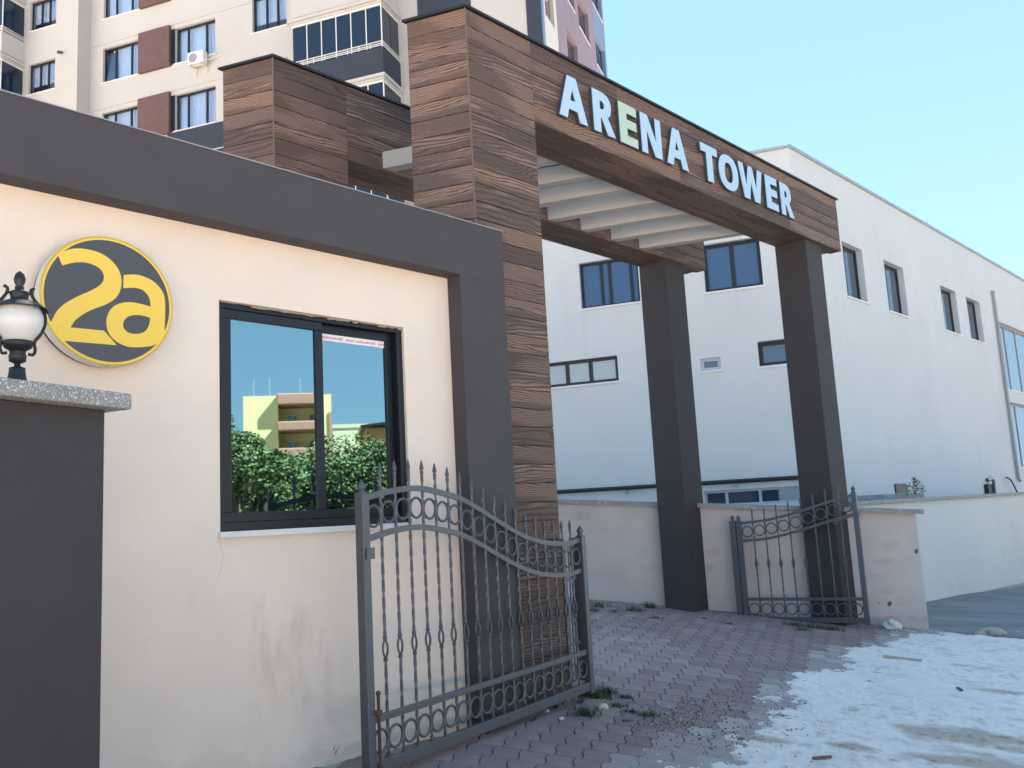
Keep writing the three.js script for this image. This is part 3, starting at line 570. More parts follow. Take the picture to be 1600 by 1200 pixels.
// ---------------------------------------------------------------- boundary wall behind the columns
{
  const w0 = A(7.325, 0, -0.303).addScaledVector(nA, -0.36).addScaledVector(dirA, 0.2);
  const at = k => [w0.x + dirB.x * k, w0.z + dirB.z * k], n2 = k => [nB.x * k, nB.z * k];
  const yBase = k => 0.088 * 0.8194 + (k - 2.1) * 0.1075, yTop = k => 1.714 * 0.8194 + (k - 2.1) * 0.085;
  const t = thing('boundary_wall', 'low cream boundary wall with pebbled concrete coping behind the grey columns', 'wall');
  const k0 = -1.16, k1 = 5.2, th = 0.2;
  const pl = (ka, kb, f0, f1) => { const a = at(ka), b = at(kb), f = n2(f0), g = n2(f1); return [[a[0] + f[0], a[1] + f[1]], [b[0] + f[0], b[1] + f[1]], [b[0] + g[0], b[1] + g[1]], [a[0] + g[0], a[1] + g[1]]]; };
  const kOf = (x, z) => (x - w0.x) * dirB.x + (z - w0.z) * dirB.z;
  const chips = [];
  const stain = dataTex(512, 512, (u, v, i, j) => { const n = fbm(u * 8, v * 8, 5) - 0.5, k = 1 + 0.18 * n + 0.03 * (hash(i, j) - 0.5), d = 0.35 * sstep(0.62, 0.8, fbm(u * 5 + 7, v * 11, 4)); return [cl(toS((0.60 * (1 - d) + 0.38 * d) * k)), cl(toS((0.50 * (1 - d) + 0.25 * d) * k)), cl(toS((0.46 * (1 - d) + 0.18 * d) * k))]; });
  stain.repeat.set(0.5, 0.5);
  mesh('wall_body', prism(pl(k0, k1, 0, -th), (x, z) => yBase(kOf(x, z)) - 0.5, (x, z) => yTop(kOf(x, z)) - 0.055), std({ map: stain, roughness: 0.9, bumpMap: bumpFine, bumpScale: 0.002 }), t);
  for (let k = k0 - 0.09; k < k1; k += 1.0) mesh('coping', prism(pl(k, Math.min(k1, k + 0.995), 0.055, -th - 0.055), (x, z) => yTop(kOf(x, z)) - 0.0545, (x, z) => yTop(kOf(x, z))), M.concrete, t);
  // spots where the render has broken off
  for (const [px, py, r] of [[1390, 943, 0.035], [1432, 861, 0.03], [1374, 942, 0.01]]) {
    const p = onPlane(px, py, V(w0.x, 0, w0.z), nB), s = new THREE.Shape(); for (let i = 0; i < 9; i++) { const a = i / 9 * 6.283, q = r * rr(0.6, 1.25); i ? s.lineTo(Math.cos(a) * q * 0.7, Math.sin(a) * q) : s.moveTo(q * 0.7, 0); }
    const m = mesh('render_chip', metricUV(new THREE.ShapeGeometry(s)), paint([0.13, 0.12, 0.115], 0.4, 0.1, 0.95), t); m.position.copy(p).addScaledVector(nB, 0.003); m.rotation.y = TH_B;
  }
}

// ---------------------------------------------------------------- window helper for the buildings
function win(parent, x0, x1, y0, y1, zf, o = {}) {       // opening in local coordinates, frame front at zf
  const f = o.f || 0.06, d = 0.06, g = [bx(x0, x1, y0, y0 + f, zf - d, zf), bx(x0, x1, y1 - f, y1, zf - d, zf), bx(x0, x0 + f, y0 + f, y1 - f, zf - d, zf), bx(x1 - f, x1, y0 + f, y1 - f, zf - d, zf)];
  const cuts = [0, ...(o.cuts || []), 1];
  for (const c of o.cuts || []) { const x = x0 + (x1 - x0) * c; g.push(bx(x - f * 0.6, x + f * 0.6, y0 + f, y1 - f, zf - d, zf)); }
  const w = mesh('window', g, o.frame || M.frame, parent);
  for (let i = 0; i + 1 < cuts.length; i++) {
    const a = x0 + (x1 - x0) * cuts[i] + f * 0.58, b = x0 + (x1 - x0) * cuts[i + 1] - f * 0.58;
    if (o.tilt === i) { const p = mesh('pane', [bx(a, b, 0, y1 - y0 - f * 2, -0.02, 0), bx(a, a + 0.05, 0, y1 - y0 - f * 2, -0.03, 0.01)], M.blueGlass, w); p.position.set(0, y0 + f, zf - 0.03); p.rotation.x = -0.10; continue; }
    mesh('pane', bx(a, b, y0 + f * 0.9, y1 - f * 0.9, zf - 0.035, zf - 0.025), o.glass || M.glass, w);
    if (o.curtain) {                                     // pleated curtain seen in front of a dark room, behind clear glass
    }
  }
  if (o.sill !== false) mesh('sill', bx(x0 - 0.05, x1 + 0.05, y0 - 0.045, y0 - 0.002, zf - 0.05, (o.sillOut || 0.05)), o.sillMat || M.marble, parent);
  return w;
}
M.clear = new THREE.MeshPhysicalMaterial({ color: new THREE.Color(0.86, 0.91, 0.97), roughness: 0.02, transmission: 1, thickness: 0, ior: 1.6 });
function curtain(parent, x0, x1, y0, y1, z) {
  const g = new THREE.PlaneGeometry(x1 - x0, y1 - y0, Math.max(8, Math.round((x1 - x0) * 40)), 1).translate((x0 + x1) / 2, (y0 + y1) / 2, z), p = g.attributes.position;
  for (let i = 0; i < p.count; i++) p.setZ(i, z + 0.02 * Math.sin(p.getX(i) * 55 + 2 * Math.sin(p.getX(i) * 7)));
  g.computeVertexNormals(); return mesh('curtain', g, M.curtain, parent);
}

// ---------------------------------------------------------------- white building on the right
{
  const p0 = nB.clone().multiplyScalar(-20), corner = onPlane(1232, 231, p0, nB), top = corner.y, base = -1.6;
  const t = thing('white_building', 'long white rendered building with dark framed windows behind the gateway', 'building');
  const toB = (px, py) => { const d = onPlane(px, py, p0, nB).sub(corner); return [d.dot(pDir), d.y + top]; };
  const toA = (px, py) => { const d = onPlane(px, py, corner, nA).sub(corner); return [d.dot(dirA), d.y + top]; };
  const rectB = (a, b) => { const [x0, y1] = toB(...a), [x1, y0] = toB(...b); return [x0, x1, y0, y1]; };
  const setB = o => { o.position.set(corner.x, 0, corner.z); o.rotation.y = TH_B; return o; }, setA = o => { o.position.set(corner.x, 0, corner.z); o.rotation.y = TH_A; return o; };
  // left face
  const w2 = rectB([1096, 383], [1193, 445]), hgt = w2[3] - w2[2];
  const w1 = rectB([903, 402], [1001, 472]); w1[2] = w2[2]; w1[3] = w2[3];
  const low = rectB([838, 563], [967, 594]); const sq = rectB([1094, 561], [1127, 577]), rt = rectB([1183, 534], [1250, 566]);
  low[2] = toB(915, 600)[1]; low[3] = toB(912, 561)[1];
  const strip = rectB([1100, 768], [1262, 775]); strip[2] = strip[3] - 0.34;
  const left = setB(mesh('left_wall', holed(-12.5, 0, base, top, [w1, w2, low, sq, rt, strip], 0.28), M.white, t));
  const holder = mesh('room_backing', bx(-12.4, -0.3, base + 0.2, top - 0.4, -0.42, -0.40), M.interior, t); setB(holder);
  win(holder, ...w1, -0.12, { cuts: [0.36, 0.5, 0.86], glass: M.blueGlass, sillOut: 0.03 }); win(holder, ...w2, -0.12, { cuts: [0.5], f: 0.08, glass: M.blueGlass, sillOut: 0.03 });
  win(holder, ...low, -0.08, { cuts: [0.37, 0.66], f: 0.075, glass: new THREE.MeshPhysicalMaterial({ color: new THREE.Color(0.42, 0.46, 0.47), roughness: 0.2, ior: 1.6 }), sillOut: 0.03 });
  const film = std({ color: new THREE.Color(0.45, 0.45, 0.55), roughness: 0.5 });
  win(holder, ...sq, -0.05, { f: 0.07, frame: film, sillOut: 0.03 }); win(holder, ...rt, -0.14, { f: 0.09, sillOut: 0.03 });
  win(holder, ...strip, -0.06, { f: 0.05, cuts: [0.22, 0.55], frame: film, sill: false });
  // front face
  const q = [[[1315, 377], [1356, 472]], [[1380, 404], [1420, 495]], [[1468.6, 445], [1502, 525]], [[1509, 463.6], [1539, 537]]].map(([a, b]) => { const [x0, y1] = toA(...a), [x1, y0] = toA(...b); return [x0, x1, y0, y1]; });
  const y0m = q.reduce((s, r) => s + r[2], 0) / 4, y1m = q.reduce((s, r) => s + r[3], 0) / 4; q.forEach(r => { r[2] = y0m; r[3] = y1m; });
  const gl0 = toA(1556, 500), gl1 = toA(1573, 607), gl2 = toA(1577, 628), gl3 = toA(1596, 730);
  const big = [gl0[0], gl0[0] + 7, gl1[1], gl0[1]], big2 = [gl0[0] + 0.1, gl0[0] + 7, gl3[1], gl2[1]];
  const len = big[1] + 2;
  setA(mesh('front_wall', holed(0, len, base, top, [...q, big, big2], 0.28), M.white, t));
  const hA = setA(mesh('room_backing', bx(0.6, len - 0.3, base + 0.2, top - 0.4, -0.62, -0.60), M.interior, t));
  q.forEach(r => win(hA, ...r, -0.16, { cuts: [0.36], f: 0.07, glass: M.glass, sillOut: 0.04 }));
  const sky = new THREE.MeshPhysicalMaterial({ color: new THREE.Color(0.16, 0.22, 0.27), roughness: 0.03, ior: 2.4 });
  win(hA, ...big, -0.14, { cuts: [0.2, 0.4, 0.6, 0.8], f: 0.06, frame: M.pipe, glass: sky, sillOut: 0.02 }); win(hA, ...big2, -0.14, { cuts: [0.2, 0.4, 0.6, 0.8], f: 0.06, frame: M.pipe, glass: sky, sillOut: 0.02 });
  const far = corner.clone().addScaledVector(dirA, len), bk = corner.clone().addScaledVector(dirB, 12.5), fbk = far.clone().addScaledVector(dirB, 12.5), c4 = p => [p.x, p.z];
  mesh('roof', prism([c4(corner.clone().addScaledVector(dirA, 0.3).addScaledVector(dirB, 0.3)), c4(far.clone().addScaledVector(dirB, 0.3)), c4(fbk), c4(bk.clone().addScaledVector(dirA, 0.3))], top - 0.5, top - 0.3), M.beam, t);
  mesh('rear_wall', prism([c4(bk), c4(fbk), c4(fbk.clone().addScaledVector(dirB, 0.3)), c4(bk.clone().addScaledVector(dirB, 0.3))], base, top), M.white, t);
  mesh('end_wall', prism([c4(far), c4(fbk), c4(fbk.clone().addScaledVector(dirA, 0.3)), c4(far.clone().addScaledVector(dirA, 0.3))], base, top), M.white, t);
  // metal parapet caps
  const ov = 0.06;
  setB(mesh('parapet_cap', bx(-12.5, -0.1, top + 0.001, top + 0.06, -0.33, ov), M.metalCap, t)); setA(mesh('parapet_cap', bx(-0.04, len, top + 0.001, top + 0.062, -0.33, ov), M.metalCap, t));
  // services
  const pA = toB(868, 766), pB = toB(1262, 745.5);
  const pipe = setB(mesh('black_pipe', cyl(V(-12, pA[1] - 0.02, 0.07), V(-0.1, pB[1], 0.07), 0.045), M.blackPipe, t));
  for (const f of [-9, -6.6, -4.2, -1.8]) mesh('pipe_clip', bx(f - 0.03, f + 0.03, pB[1] - 0.12, pB[1] - 0.02, 0.001, 0.08), M.pipe, pipe);
  const d0 = toA(1548, 455), d1 = toA(1590, 748);
  setA(mesh('downpipe', [cyl(V(d0[0], d1[1], 0.07), V(d0[0], d0[1], 0.07), 0.05, 0.05, 12), cyl(V(d0[0], d1[1], 0.07), V(d0[0] - 0.12, d1[1] - 0.08, 0.12), 0.05, 0.05, 12)], M.pipe, t));
  const v0 = toA(1397, 756), v1 = toA(1416, 772), vent = setA(mesh('louvre_vent', bx(v0[0], v1[0], v1[1], v0[1], 0.002, 0.03), M.frame, t));
  for (let i = 0; i < 6; i++) mesh('slat', bx(v0[0], v1[0], v1[1] + (i + 0.3) / 6 * (v0[1] - v1[1]), v1[1] + (i + 0.55) / 6 * (v0[1] - v1[1]), 0.031, 0.05), M.blackPipe, vent);
  const s0 = toA(1537, 757), s1 = toA(1549, 773);
  setA(mesh('wall_box', bx(s0[0], s1[0], s1[1], s0[1], 0.002, 0.12), M.blackPipe, t));
  setA(mesh('flue_elbow', new THREE.TubeGeometry(new THREE.CatmullRomCurve3([V(s0[0] + 0.25, s0[1] + 0.12, 0.05), V(s0[0] + 0.4, s0[1] + 0.16, 0.15), V(s0[0] + 0.5, s0[1], 0.16), V(s0[0] + 0.52, s1[1], 0.16)]), 16, 0.06, 10), M.metalCap, t));
  const h0 = toA(1567, 746), h1 = toA(1582, 770);
  setA(mesh('hose', new THREE.TubeGeometry(new THREE.CatmullRomCurve3([V(h0[0], h0[1], 0.1), V(h0[0] + 0.3, h0[1] - 0.1, 0.14), V(h1[0], h1[1], 0.14)]), 16, 0.025, 8), M.blackPipe, t));
  // antennas
  for (const u of [9.5, 17]) setA(mesh('roof_rod', cyl(V(u, top + 0.05, -0.2), V(u, top + 0.4, -0.2), 0.012), M.pipe, t));

  // retaining wall in front of it
  const r0 = V(5.45, 0, -13.0), rw = thing('retaining_wall', 'pale rendered retaining wall with flat concrete coping along the white building', 'wall', r0, TH_A);
  mesh('wall_body', bx(-1.6, 16, -2.2, 1.20, -0.22, 0), M.white, rw);
  for (let x = -1.65; x < 16; x += 1.5) mesh('coping', rbx(x, x + 1.495, 1.201, 1.255, -0.27, 0.05, 0.008), M.concrete, rw);
  const le = r0.clone().addScaledVector(dirA, 1.6).addScaledVector(nA, -0.9);
  const lg = thing('concrete_ledge', 'low concrete ledge beneath the louvre vent behind the retaining wall', 'ledge', le, TH_A);
  mesh('slab', rbx(-0.6, 1.2, -0.5, 1.34, -0.4, 0.3, 0.01), M.concrete, lg);
  mesh('fill_ground', bx(-1.6, 15, -2.0, 1.1, -3.2, -0.24), M.beigeWall, rw);
}
{ // next building along, with a low gable
  const p0 = nB.clone().multiplyScalar(-20), corner = onPlane(1232, 231, p0, nB);
  const c = corner.clone().addScaledVector(dirA, 27), t = thing('gabled_building', 'pale building with low gabled roof beyond the white building', 'building', V(c.x, 0, c.z), TH_A);
  const s = new THREE.Shape([[0, -1.5], [14, -1.5], [14, 9.3], [5.5, 11.6], [0, 9.9]].map(p => new THREE.Vector2(...p)));
  mesh('gable_wall', metricUV(new THREE.ExtrudeGeometry(s, { depth: 10, bevelEnabled: false }).translate(0, 0, -10)), M.white, t);
  for (const [a, b] of [[V(-0.3, 9.86, 0), V(5.5, 11.66, 0)], [V(5.5, 11.66, 0), V(14.3, 9.3, 0)]]) { const m = mesh('roof_edge', bx(0, a.distanceTo(b), 0, 0.14, -10.2, 0.25), M.metalCap, t); m.position.copy(a); m.rotation.z = Math.atan2(b.y - a.y, b.x - a.x); }
}
{ // bare sapling by the glazed front
  const base = onPlane(1598, 790, O.clone().addScaledVector(nA, -6.5), nA), t = thing('sapling', 'thin bare young tree before the glazed front of the white building', 'tree', V(base.x + 0.1, -0.4, base.z));
  mesh('trunk', cyl(V(0, 0, 0), V(-0.08, 2.6, 0), 0.04, 0.022), paint([0.10, 0.075, 0.06], 0.3, 0.3), t);
  const g = []; for (let i = 0; i < 26; i++) { const a = rr(0, 6.28), y = rr(1.9, 2.6), l = rr(0.4, 1.2), p = V(-0.03 * y, y, 0), q = V(p.x + Math.cos(a) * l * 0.35, y + l, Math.sin(a) * l * 0.35); g.push(cyl(p, q, 0.010, 0.004, 5)); for (let k = 0; k < 3; k++) { const f = rr(0.3, 0.9), s = p.clone().lerp(q, f); g.push(cyl(s, s.clone().add(V(rr(-0.2, 0.2), rr(0.1, 0.35), rr(-0.2, 0.2))), 0.005, 0.002, 4)); } }
  mesh('crown', g, paint([0.12, 0.09, 0.07], 0.3, 0.3), t);
}

// ---------------------------------------------------------------- apartment tower
{
  const D = 30, p0 = nB.clone().multiplyScalar(-D), cor = onPlane(846, 20, p0, nB), t = thing('apartment_tower', 'tall cream apartment tower with brown panels, navy balconies and dark windows', 'building', V(cor.x, 0, cor.z), TH_B);
  const T = (px, py, off = 0) => { const w = onPlane(px, py, p0.clone().addScaledVector(nB, off), nB).sub(V(cor.x, 0, cor.z)); return [w.dot(pDir), w.y]; };
  const FH = 3.12, top = 36.2;
  // main bays: window / brown panel / window, one set per floor
  const a0 = T(161, 76), a1 = T(219, 114.5), c0 = T(274, 45.5), c1 = T(336.6, 83.7), pn0 = T(219.6, 56), pn1 = T(266.8, 102);
  const b0 = T(394, 0), b1 = T(448, 39), yS = (a1[1] + c1[1]) / 2, yT = (a0[1] + c0[1]) / 2, holes = [], floors = []; 
  for (let k = -6; k <= 7; k++) floors.push(k);
  const bS = T(421, 45.7)[1], xs = { a: [a0[0], a1[0]], c: [c0[0], c1[0]], b: [b0[0], b1[0]] };
  for (const k of floors) for (const n of ['a', 'c', 'b']) { const s = n === 'b' ? bS : yS; holes.push([...xs[n], s + k * FH, s + (yT - yS) + k * FH, n, k]); }
  const step = T(136, 80)[0];
  const inside = holes.filter(h => h[2] > -2 && h[3] < top - 1);
  mesh('main_wall', holed(step, 0, -2, top, inside.map(h => h.slice(0, 4)), 0.3), M.tower, t);
  const back = mesh('room_backing', bx(step + 0.1, -0.1, -1, top - 0.5, -1.4, -1.35), M.interior, t);
  mesh('floor_slabs', floors.map(k => bx(step + 0.1, -0.1, yS + k * FH - 0.6, yS + k * FH - 0.35, -1.34, -0.31)), M.tower, t);
  for (const [x0, x1, y0, y1, n, k] of inside) {
    const vis = k >= -3 && k <= 2;
    win(t, x0, x1, y0, y1, -0.13, { f: 0.075, cuts: n === 'a' ? [0.30, 0.72] : n === 'c' ? [0.28, 0.74] : [0.38, 0.7], glass: vis ? M.clear : M.glass, tilt: n === 'a' && k === 0 ? 0 : -1, sillOut: 0.06 });
    if (vis) curtain(t, x0 + (n === 'a' && k === 0 ? 0.35 : 0.02), x1 - 0.02, y0 + (n === 'b' ? 0.5 : 0.02), y1 - 0.02, -0.32);
  }
  for (const k of floors) {
    const y0 = yS + k * FH, y1 = yT + k * FH; if (y0 < 0 || y1 > top - 1) continue;
    mesh('brown_panel', bx(xs.a[1] + 0.01, xs.c[0] - 0.22, y0 - 0.06, y1 + 0.16, 0.002, 0.16), M.towerBrown, t);
    mesh('reveal', bx(xs.c[0] - 0.21, xs.c[0] - 0.003, y0, y1, 0.002, 0.012), M.frame, t);
    mesh('belt_line', bx(step, xs.c[1] + 1.75, y1 + 0.2, y1 + 0.25, 0.002, 0.035), M.tower, t);
  }
  mesh('navy_base', bx(xs.c[0] - 0.4, xs.c[1] + 1.6, yS - FH - 1.5 - 0.06, yS - FH - 0.06, 0.002, 0.03), M.towerNavy, t);
  // projecting left block
  const PR = 0.75, l0 = T(121, 80, PR)[0], wl = [T(49, 30, PR), T(88, 40, PR)], wy = [T(66, 143, PR)[1], T(66, 96, PR)[1]], lh = [];
  const lx0 = T(45, 100, PR)[0], lx1 = T(86, 100, PR)[0];
  for (const k of floors) { const r = [lx0, lx1, wy[0] + k * FH, wy[1] + k * FH, k]; if (r[2] > -1 && r[3] < top - 1) lh.push(r); }
  const lb = mesh('left_block', holed(l0 - 14, l0, -2, top, lh.map(r => r.slice(0, 4)), 0.3), M.tower, t); lb.position.z = PR;
  mesh('block_return', bx(l0 - 0.3, l0 - 0.001, -2, top - 0.01, 0.0, PR - 0.301), M.tower, t);
  mesh('room_backing', bx(l0 - 13.9, l0 - 0.31, -1, top - 0.5, -0.6, -0.55), M.interior, t);
  for (const r of lh) { win(t, r[0], r[1], r[2], r[3], PR - 0.12, { f: 0.07, cuts: [0.38, 0.68], glass: r[4] >= -1 && r[4] <= 2 ? M.clear : M.glass, sillOut: PR + 0.05 }); if (r[4] >= -1 && r[4] <= 2) curtain(t, r[0] + 0.02, r[1] - 0.02, r[2] + 0.5, r[3] - 0.02, PR - 0.32); }
  { const p = T(97, 82, PR); mesh('wall_lamp', cyl(V(p[0], p[1], PR), V(p[0] + 0.05, p[1] - 0.12, PR + 0.25), 0.05, 0.08), M.blackIron, t); }
  // balconies
  const bal = (x0, x1, yFloor, z0, dep, mat) => {
    const b = mesh('balcony', [bx(x0, x1, yFloor - 0.18, yFloor + 0.82, z0, z0 + dep)], mat, t);
    const yR = yFloor + 0.82, yC = yFloor + 2.62;
    mesh('cornice', [bx(x0 - 0.1, x1 + 0.1, yC + 0.09, yC + 0.22, z0, z0 + dep + 0.12), bx(x0 - 0.03, x1 + 0.03, yC, yC + 0.089, z0, z0 + dep + 0.04)], M.tower, b);
    const n = 6, gp = 0.02;
    for (let i = 0; i < n; i++) { const xa = x0 + 0.03 + (x1 - x0 - 0.06) * i / n, xb = x0 + 0.03 + (x1 - x0 - 0.06) * (i + 1) / n; mesh('glass_panel', bx(xa + gp, xb - gp, yR + 0.02, yC - 0.09, z0 + dep - 0.05, z0 + dep - 0.035), M.navyGlass, b); mesh('glazing_bar', bx(xb - gp, xb + gp, yR + 0.02, yC - 0.09, z0 + dep - 0.06, z0 + dep - 0.03), M.plasticWhite, b); }
    for (let i = 0; i < 2; i++) mesh('glass_panel', bx(x1 - 0.05, x1 - 0.035, yR + 0.02, yC - 0.09, z0 + 0.02 + (dep - 0.08) * i / 2, z0 - 0.02 + (dep - 0.08) * (i + 1) / 2), M.navyGlass, b);
    mesh('head_rail', [bx(x0 + 0.01, x1 - 0.01, yC - 0.09, yC - 0.001, z0 + dep - 0.08, z0 + dep - 0.01), bx(x1 - 0.08, x1 - 0.01, yC - 0.09, yC - 0.001, z0, z0 + dep - 0.081)], M.plasticWhite, b);
    const rl = []; for (const dy of [0.06, 0.13, 0.22]) { rl.push(bx(x0, x1 + 0.03, yR + dy - 0.014, yR + dy + 0.014, z0 + dep + 0.0, z0 + dep + 0.03)); rl.push(bx(x1 + 0.0, x1 + 0.03, yR + dy - 0.014, yR + dy + 0.014, z0, z0 + dep - 0.001)); }
    for (let i = 0; i <= 8; i++) rl.push(bx(x0 + (x1 - x0) * i / 8 - 0.012, x0 + (x1 - x0) * i / 8 + 0.012, yR, yR + 0.23, z0 + dep + 0.003, z0 + dep + 0.027));
    mesh('railing', rl, M.plasticWhite, b);
  };
  const dep = 1.5, g0 = T(456, 100, dep), g1 = T(597.5, 71, dep), rail = (g0[1] + g1[1]) / 2;
  for (const k of [-3, -2, -1, 0, 1, 2, 3]) bal(g0[0], g1[0], rail - 0.82 - 0.12 + k * FH, 0.002, dep, k === 0 || k === -1 ? M.towerNavy : M.tower);
  const lbx = T(-60, 50, PR + 1.2)[0], lbx1 = T(3, 45, PR + 1.2)[0], ly = T(3, 46, PR + 1.2)[1];
  for (const k of [-2, -1, 0, 1, 2]) bal(lbx - 2, lbx1, ly - 0.86 + k * FH, PR + 0.002, 1.2, M.tower);
  // navy strips near the corner
  const n0 = T(653, 20)[0], n1 = T(736, 15)[0], n2 = T(823, 20)[0];
  mesh('navy_strip', bx(n0, n1, 2, top, 0.002, 0.04), M.towerNavy, t); mesh('navy_strip', bx(n2, 0.0, 2, top, 0.002, 0.05), M.towerNavy, t);
  // side face
  const sideN = pDir, sp = V(cor.x, 0, cor.z), S = (px, py) => { const w = onPlane(px, py, sp, sideN).sub(sp); return [-w.dot(nB), w.y]; };
  const SL = S(945, 60)[0], sh = [], rot = g => { g.rotation.y = Math.PI / 2; return g; };
  const X = px => S(px, 60)[0], hgt = S(908, 2.5)[1] - S(908, 46)[1];
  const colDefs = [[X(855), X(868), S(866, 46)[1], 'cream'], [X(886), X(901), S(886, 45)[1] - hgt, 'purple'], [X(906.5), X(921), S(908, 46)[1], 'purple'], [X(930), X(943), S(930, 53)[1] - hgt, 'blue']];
  for (const [x0, x1, y, z] of colDefs) for (const k of floors) { const y0 = y + k * FH; if (y0 > 1 && y0 < top - 3) sh.push([x0, x1, y0, y0 + hgt, z]); }
  const xP = X(872), xB = X(929), cut = (x0, x1) => sh.filter(r => r[0] >= x0 && r[1] <= x1).map(r => r.slice(0, 4));
  rot(mesh('side_wall', holed(xP, xB, -2, top, cut(xP, xB), 0.3), M.towerBrownSkylit, t));
  rot(mesh('side_wall', holed(0.3, xP - 0.001, -2, top, cut(0.3, xP), 0.3), M.tower, t));
  rot(mesh('side_wall', holed(xB + 0.001, SL, -2, top, cut(xB, SL), 0.3), M.towerNavySkylit, t));
  rot(mesh('edge_band', bx(0.001, 0.299, -2, top - 0.02, -0.2, 0.02), M.towerNavySkylit, t));
  const back2 = rot(mesh('room_backing', bx(0.3, SL - 0.3, -1, top - 0.5, -0.72, -0.7), M.interior, t));
  for (const r of sh) win(back2, ...r.slice(0, 4), -0.17, { f: 0.05, cuts: [0.5], frame: r[4] === 'purple' ? M.towerBrown : M.frame, glass: M.glass, sillMat: M.tower, sillOut: 0.03 });
  const rb = (x0, x1, z0, z1) => bx(x0, x1, -2, top - 0.02, z0, z1);
  mesh('rear_mass', [rb(step - 13, -0.75, -SL, -1.5)], M.tower, t);
  mesh('roof', bx(l0 - 14, 0.02, top + 0.001, top + 0.3, -SL, PR), M.tower, t);
  // air conditioner
  const q0 = T(299, 108), ac = thing('air_conditioner', 'white outdoor air conditioner unit bracketed to the cream tower wall', 'air conditioner', V(0, 0, 0), TH_B);
  { const c = T(313, 95, 0.1), w = V(cor.x, 0, cor.z).addScaledVector(pDir, c[0]); ac.position.set(w.x, c[1], w.z);
    mesh('case', rbx(-0.40, 0.40, -0.28, 0.28, 0.14, 0.44, 0.02), M.plasticWhite, ac);
    mesh('fan_grille', [new THREE.TorusGeometry(0.2, 0.012, 6, 28).translate(-0.12, 0, 0.445), ...[0.05, 0.09, 0.13, 0.17].map(r => new THREE.TorusGeometry(r, 0.006, 5, 24).translate(-0.12, 0, 0.446))], M.pipe, ac);
    mesh('fan_recess', new THREE.CircleGeometry(0.195, 28).translate(-0.12, 0, 0.4425), M.pipe, ac);
    for (const x of [-0.28, 0.28]) mesh('bracket', [bx(x - 0.02, x + 0.02, -0.33, -0.285, 0.002, 0.48), bx(x - 0.02, x + 0.02, -0.60, -0.331, 0.002, 0.04), cyl(V(x, -0.58, 0.03), V(x, -0.33, 0.45), 0.015)], M.plasticWhite, ac);
    mesh('hose', new THREE.TubeGeometry(new THREE.CatmullRomCurve3([V(0.4, -0.1, 0.25), V(0.6, -0.12, 0.2), V(0.8, 0.02, 0.06), V(1.2, 0.06, 0.02)]), 20, 0.02, 6), M.plasticWhite, ac);
  }
}

